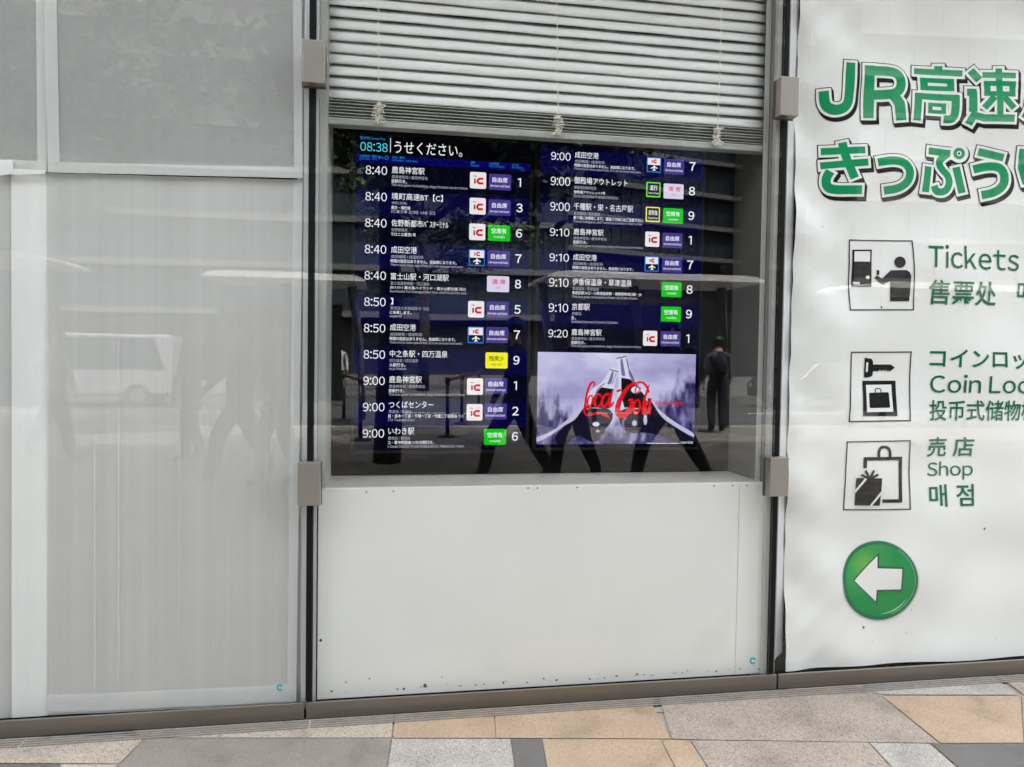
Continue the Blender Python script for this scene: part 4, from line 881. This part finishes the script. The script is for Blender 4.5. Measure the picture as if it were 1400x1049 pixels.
# bus shelters
SHW = pbr('shelter_white', (.74, .74, .71), .4, 0, .03, 2)
SHP = pbr('shelter_post_grey', (.16, .16, .155), .5)
SHG = pbr('shelter_glass', (.10, .12, .12), .1)
def shelter(lab, x0, x1, y, z=2.75):
    t = thing('bus_shelter', lab, 'bus shelter', ((x0 + x1) / 2, y, 0), 'bus shelters along the kerb')
    b = MB(); n = 24; vs = []
    for i in range(n + 1):
        u = i / n; x = x0 + (x1 - x0) * u; th = .16 * min(1, (min(u, 1 - u) * 14 + .15)); 
        vs += [(x, y + .9, z - .02), (x, y + .9, z + th * .6), (x, y - .9, z + th), (x, y - .9, z - .02)]
    b.add(vs, [(i * 4 + j, i * 4 + (j + 1) % 4, (i + 1) * 4 + (j + 1) % 4, (i + 1) * 4 + j) for i in range(n) for j in range(4)] + [(0, 3, 2, 1), (n * 4, n * 4 + 1, n * 4 + 2, n * 4 + 3)])
    b.build('roof', SHW, t)
    for f in (.06, .5, .94):
        x = x0 + (x1 - x0) * f; b = MB(); b.tube([(x + .12, y - .3, 0), (x + .06, y - .3, 1.6), (x - .12, y - .2, z - .03)], [.06, .065, .10], 8); b.build('post', SHP, t, smooth=True)
    b = MB(); b.box((x0 + .5, y - .75, .35), (x1 - .5, y - .72, z - .35)); b.build('back_screen', SHG, t)
    b = MB(); b.box((x0 + 1, y - .5, .42), (x1 - 1, y - .15, .47)); [b.box((x, y - .4, 0), (x + .05, y - .25, .42)) for x in (x0 + 1.2, x1 - 1.3)]; b.build('bench', BMUL, t)
ys = -11.0
shelter('white roofed bus shelter mirrored across the right departure board', RW(735, 378, 11).x, RW(1016, 378, 11).x, ys)
shelter('white roofed bus shelter mirrored across the banner pictograms', RW(1150, 376, 11).x, RW(1150, 376, 11).x + 6, ys)
shelter('white roofed bus shelter mirrored at the far left sheet', RW(95, 388, 11).x - 5, RW(95, 388, 11).x, ys)
shelter('white roofed bus shelter mirrored across the grey sheeting', RW(285, 370, 12.6).x, RW(500, 370, 12.6).x, ys - 1.9)

# queue posts with belts
POST = pbr('black_post', (.02, .02, .022), .35); BELT = pbr('red_belt', (.20, .02, .03), .7)
qp = [RG(612, 598), RG(492, 602), RG(632, 580), RG(655, 566), RG(470, 575)]
for i, p in enumerate(qp):
    t = thing('queue_post', 'black queue barrier post ' + ['with round base mirrored in the left departure board', 'beside the mirrored tree trunk', 'just behind the nearest pair of posts', 'last of the row toward the kerb', 'near the man in the white shirt'][i], 'barrier post', p, 'queue barrier posts on the footway')
    b = MB(); b.tube([p, p + Vector((0, 0, .02)), p + Vector((0, 0, .05))], [.17, .165, .04], 20); b.build('base', POST, t)
    b = MB(); b.tube([p + Vector((0, 0, .05)), p + Vector((0, 0, .9))], .033, 12); b.build('pole', POST, t, smooth=True)
    b = MB(); b.tube([p + Vector((0, 0, .88)), p + Vector((0, 0, .98))], .042, 12); b.build('belt_head', POST, t, smooth=True)
for i, (a, c) in enumerate(((0, 2), (2, 3), (1, 4))):
    A, B = qp[a], qp[c]; b = MB(); n = (B - A).cross(Vector((0, 0, 1))).normalized() * .002; z0, z1 = Vector((0, 0, .90)), Vector((0, 0, .95))
    b.add([A + z0 - n, B + z0 - n, B + z1 - n, A + z1 - n, A + z0 + n, B + z0 + n, B + z1 + n, A + z1 + n], [(0, 1, 2, 3), (7, 6, 5, 4), (0, 4, 5, 1), (3, 2, 6, 7), (0, 3, 7, 4), (1, 5, 6, 2)])
    tag(b.build('barrier_belt', BELT, loc=A + z0), 'dark red retractable belt ' + ['from the nearest queue post', 'between the two farther queue posts', 'stretched beside the mirrored tree trunk'][i], 'belt', 'belts between queue posts')

# cars at the kerb
TYRE = pbr('tyre', (.02, .02, .02), .8); RIM = pbr('rim', (.5, .5, .5), .3, .8); CGL = pbr('car_glass', (.02, .025, .03), .05); LAMP = pbr('lamp_glass', (.6, .6, .55), .1)
def car(lab, c, L, Hh, Wd, col, cat, van=False):
    paint = pbr(cat + '_paint', col, .25, 0, .02, 2, coat=.6); t = thing('parked_' + cat, lab, cat, (c[0], c[1], c[2]), None)
    pr = [(-L / 2, .35), (-L / 2, .75), (-L * .46, .95), (-L * .30, 1.0), (-L * .18, Hh), (L * .25, Hh), (L * .40, 1.0), (L * .49, .92), (L / 2, .6), (L / 2, .35)] if not van else [(-L / 2, .35), (-L / 2, .9), (-L * .44, 1.05), (-L * .34, Hh * .95), (-L * .26, Hh), (L * .48, Hh), (L / 2, Hh * .9), (L / 2, .35)]
    n = len(pr); b = MB(); vs = []
    for s in (-1, 1):
        for x, z in pr: k = 1 - .13 * max(0, (z - .9)) / max(.1, Hh - .9); vs.append((c[0] + x, c[1] + s * Wd / 2 * k, c[2] + z))
    b.add(vs, [tuple(range(n)), tuple(reversed(range(n, 2 * n)))] + [(i, i + n, (i + 1) % n + n, (i + 1) % n) for i in range(n)]); b.build('body', paint, t, bevel=.05)
    for s in (-1, 1):
        b = MB(); y = c[1] + s * (Wd / 2 * .95 + .004); ya = c[1] + s * (Wd / 2 * .89 + .012)
        x0, x1 = (-L * .26, L * .36) if not van else (-L * .38, L * .46)
        b.face([(c[0] + x0, y, c[2] + 1.02), (c[0] + x1, y, c[2] + 1.02), (c[0] + x1 - .3, ya, c[2] + Hh - .1), (c[0] + x0 + .35, ya, c[2] + Hh - .1)]); b.build('side_window', CGL, t)
        for x in (-L * .31, L * .31):
            b = MB(); b.tube([(c[0] + x, c[1] + s * (Wd / 2 - .2), c[2] + .32), (c[0] + x, c[1] + s * (Wd / 2 + .01), c[2] + .32)], .32, 20); w = b.build('wheel', TYRE, t)
            b = MB(); b.tube([(c[0] + x, c[1] + s * (Wd / 2 + .005), c[2] + .32), (c[0] + x, c[1] + s * (Wd / 2 + .02), c[2] + .32)], .19, 16); b.build('rim', RIM, w)
        b = MB(); b.ball((c[0] - L / 2 + .04, c[1] + s * Wd * .36, c[2] + .68), (.06, .16, .09)); b.build('headlight', LAMP, t)
p = RW(462, 480, 34); car('yellow taxi waiting at the far side of the road', (p.x - 1.9, -34, 0), 4.5, 1.5, 1.7, (.65, .45, .03), 'taxi')
p = RW(150, 480, 15.5); car('white van waiting at the kerb behind the walkers', (p.x - 1.8, -19.5, -.14), 4.6, 1.95, 1.75, (.25, .25, .26), 'van', True)
p = RW(1000, 480, 20); car('dark car waiting across the road near the shelter', (p.x + 3, -19.5, -.14), 4.5, 1.45, 1.75, (.03, .03, .035), 'car')

# people
SKIN = pbr('skin', (.42, .26, .19), .55, 0, .05, 10); HAIR = pbr('hair', (.012, .010, .009), .5); SHOE = pbr('shoe', (.02, .02, .02), .4)
def cloth_m(n, c): return pbr(n, c, .85, 0, .08, 8)
def person(lab, foot, heading, stride, shirt, trouser, h=1.7, pack=None, arm=.5, bag=None):
    k = h / 1.7; Rz = Matrix.Rotation(heading, 4, 'Z'); T = lambda x, y, z: foot + (Rz @ Vector((x * k, y * k, z * k)))
    V = []; E_ = []; RR = []
    def add(p, r, par=None): V.append(T(*p)); RR.append(r * k); (E_.append((par, len(V) - 1)) if par is not None else None); return len(V) - 1
    dz = -.035 * stride
    pel = add((0, 0, .93 + dz), .135); sp = add((.0, 0, 1.12 + dz), .125, pel); ch = add((.01, 0, 1.33 + dz), .145, sp); nk = add((.02, 0, 1.46 + dz), .06, ch); hd0 = add((.03, 0, 1.55 + dz), .075, nk); add((.04, 0, 1.62 + dz), .085, hd0)
    hands = []; feet = []
    for s in (-1, 1):
        f = stride * s; hp = add((0, s * .09, .86 + dz), .112, pel); kn = add((.20 * f + .04, s * .10, .49 + dz * .5), .086, hp); an = add((.34 * f - .02, s * .10, .10 + (.06 if f < -.2 else 0)), .066, kn); add((.34 * f + .13, s * .11, .035 + (.02 if f < -.2 else 0)), .038, an)
        sh = add((0, s * .185, 1.38 + dz), .062, ch); el = add((-.16 * f - .02, s * .235, 1.12 + dz), .046, sh); wr = add((-.26 * f * arm + .12 * arm, s * .235, .90 + dz + .05 * arm), .033, el); hp_ = add((-.28 * f * arm + .14 * arm, s * .232, .82 + dz + .05 * arm), .034, wr); hands.append((hp_, s))
    me = bpy.data.meshes.new('figure'); me.from_pydata(V, E_, []); o = bpy.data.objects.new('figure', me); COL.objects.link(o)
    sk = o.modifiers.new('skin', 'SKIN'); ss = o.modifiers.new('sub', 'SUBSURF'); ss.levels = 1; ss.render_levels = 1
    for i, d in enumerate(me.skin_vertices[0].data): d.radius = (RR[i], RR[i] * (.78 if i in (1, 2) else 1)); d.use_root = (i == 0)
    bpy.context.view_layer.update(); dg = bpy.context.evaluated_depsgraph_get()
    ev = bpy.data.meshes.new_from_object(o.evaluated_get(dg)); bpy.data.objects.remove(o)
    b = MB(); hz = lambda p: (p.z - foot.z) / k - dz
    vs = [v.co.copy() for v in ev.vertices]
    for f in ev.polygons:
        c = sum((vs[i] for i in f.vertices), Vector()) / len(f.vertices); z = hz(c); l = Rz.inverted() @ (c - foot) / k
        if z + dz < .085: mi = 3
        elif z < .94 and abs(l.y) < .2 and not (abs(l.y) > .19 and z > .75): mi = 2
        elif z > 1.455: mi = 0
        elif z < .93 and abs(l.y) >= .19: mi = 0
        else: mi = 1
        b.f.append(tuple(f.vertices)); b.m.append(mi)
    b.v = vs
    for hi, s in hands:                                     # five fingers to a hand
        p0 = V[hi]
        for q in range(5):
            a = p0 + (Rz @ Vector(((q - 2) * .018 * k, 0, -.02 * k))); L = (.05, .075, .085, .078, .06)[q] * k
            if q == 0: pts = [a, a + (Rz @ Vector((-.03 * k, -s * .01, -.02 * k))), a + (Rz @ Vector((-.035 * k, -s * .02, -.05 * k)))]
            else: pts = [a, a + (Rz @ Vector((.004, 0, -L * .5))), a + (Rz @ Vector((.008, -s * .02 * k, -L)))]
            b.tube(pts, [.010 * k, .009 * k, .006 * k], 6, 0)
    hc = T(.045, 0, 1.60 + dz)
    for dy in (-.088, .088): b.ball(T(.03, dy, 1.585 + dz), .022 * k, 8, 5, 0)
    b.ball(T(.135, 0, 1.585 + dz), (.02 * k, .016 * k, .025 * k), 8, 5, 0)
    for dy in (-.033, .033): b.ball(T(.122, dy, 1.612 + dz), .011 * k, 8, 5, 3)
    b.ball(T(.122, 0, 1.545 + dz), (.010 * k, .022 * k, .007 * k), 8, 4, 3)
    t = thing('person', lab, 'person', foot, 'people walking past the window')
    b.build('body', [SKIN, cloth_m('shirt', shirt), cloth_m('trousers', trouser), SHOE], t, smooth=True)
    b = MB(); b.ball(T(.015, 0, 1.625 + dz), (.108 * k, .100 * k, .105 * k), 14, 8); b.build('hair', HAIR, t, smooth=True)
    if pack:
        b = MB(); b.ball(T(-.20, 0, 1.20 + dz), (.11 * k, .17 * k, .24 * k), 14, 10); b.build('backpack', cloth_m('pack', pack), t, smooth=True)
    return t
DK_ = (.015, .016, .022)
person('pedestrian in pale clothes at the far left, mirrored in the sheeting', RG(70, 632), 0, .8, (.35, .36, .38), (.10, .10, .12), 1.68)
person('pedestrian in dark jacket with a bag, mirrored in the sheeting beside the van', RG(262, 634), radians(185), .35, (.04, .045, .05), (.05, .05, .06), 1.72, (.03, .03, .03))
person('pedestrian striding with bent arms, mirrored in the grey sheeting', RG(328, 662), radians(175), .85, (.20, .20, .19), (.05, .05, .045), 1.74, None, .9)
person('pedestrian in dark clothes close to the black joint, mirrored in the sheeting', RG(380, 668), radians(165), .5, (.05, .05, .05), (.04, .04, .04), 1.72)
person('man in a white shirt standing by the queue belts', RG(463, 549), radians(80), .15, (.55, .58, .62), (.02, .02, .025), 1.74)
person('pedestrian in a blue top mirrored in the left departure board', RG(704, 664), radians(178), .95, (.02, .03, .10), DK_, 1.72, None, .7)
person('pedestrian in black mirrored below the advertisement', RG(785, 664), radians(186), .6, DK_, DK_, 1.70)
person('pedestrian in black with a long stride mirrored right of the advertisement', RG(915, 668), radians(180), 1.0, DK_, DK_, 1.75, (.02, .02, .03))
person('pedestrian with a dark backpack waiting, mirrored by the right side board', RG(980, 592), radians(-80), .1, (.05, .055, .07), DK_, 1.75, (.015, .016, .03))
for o in list(bpy.data.objects):
    if '_w' in o: del o['_w']
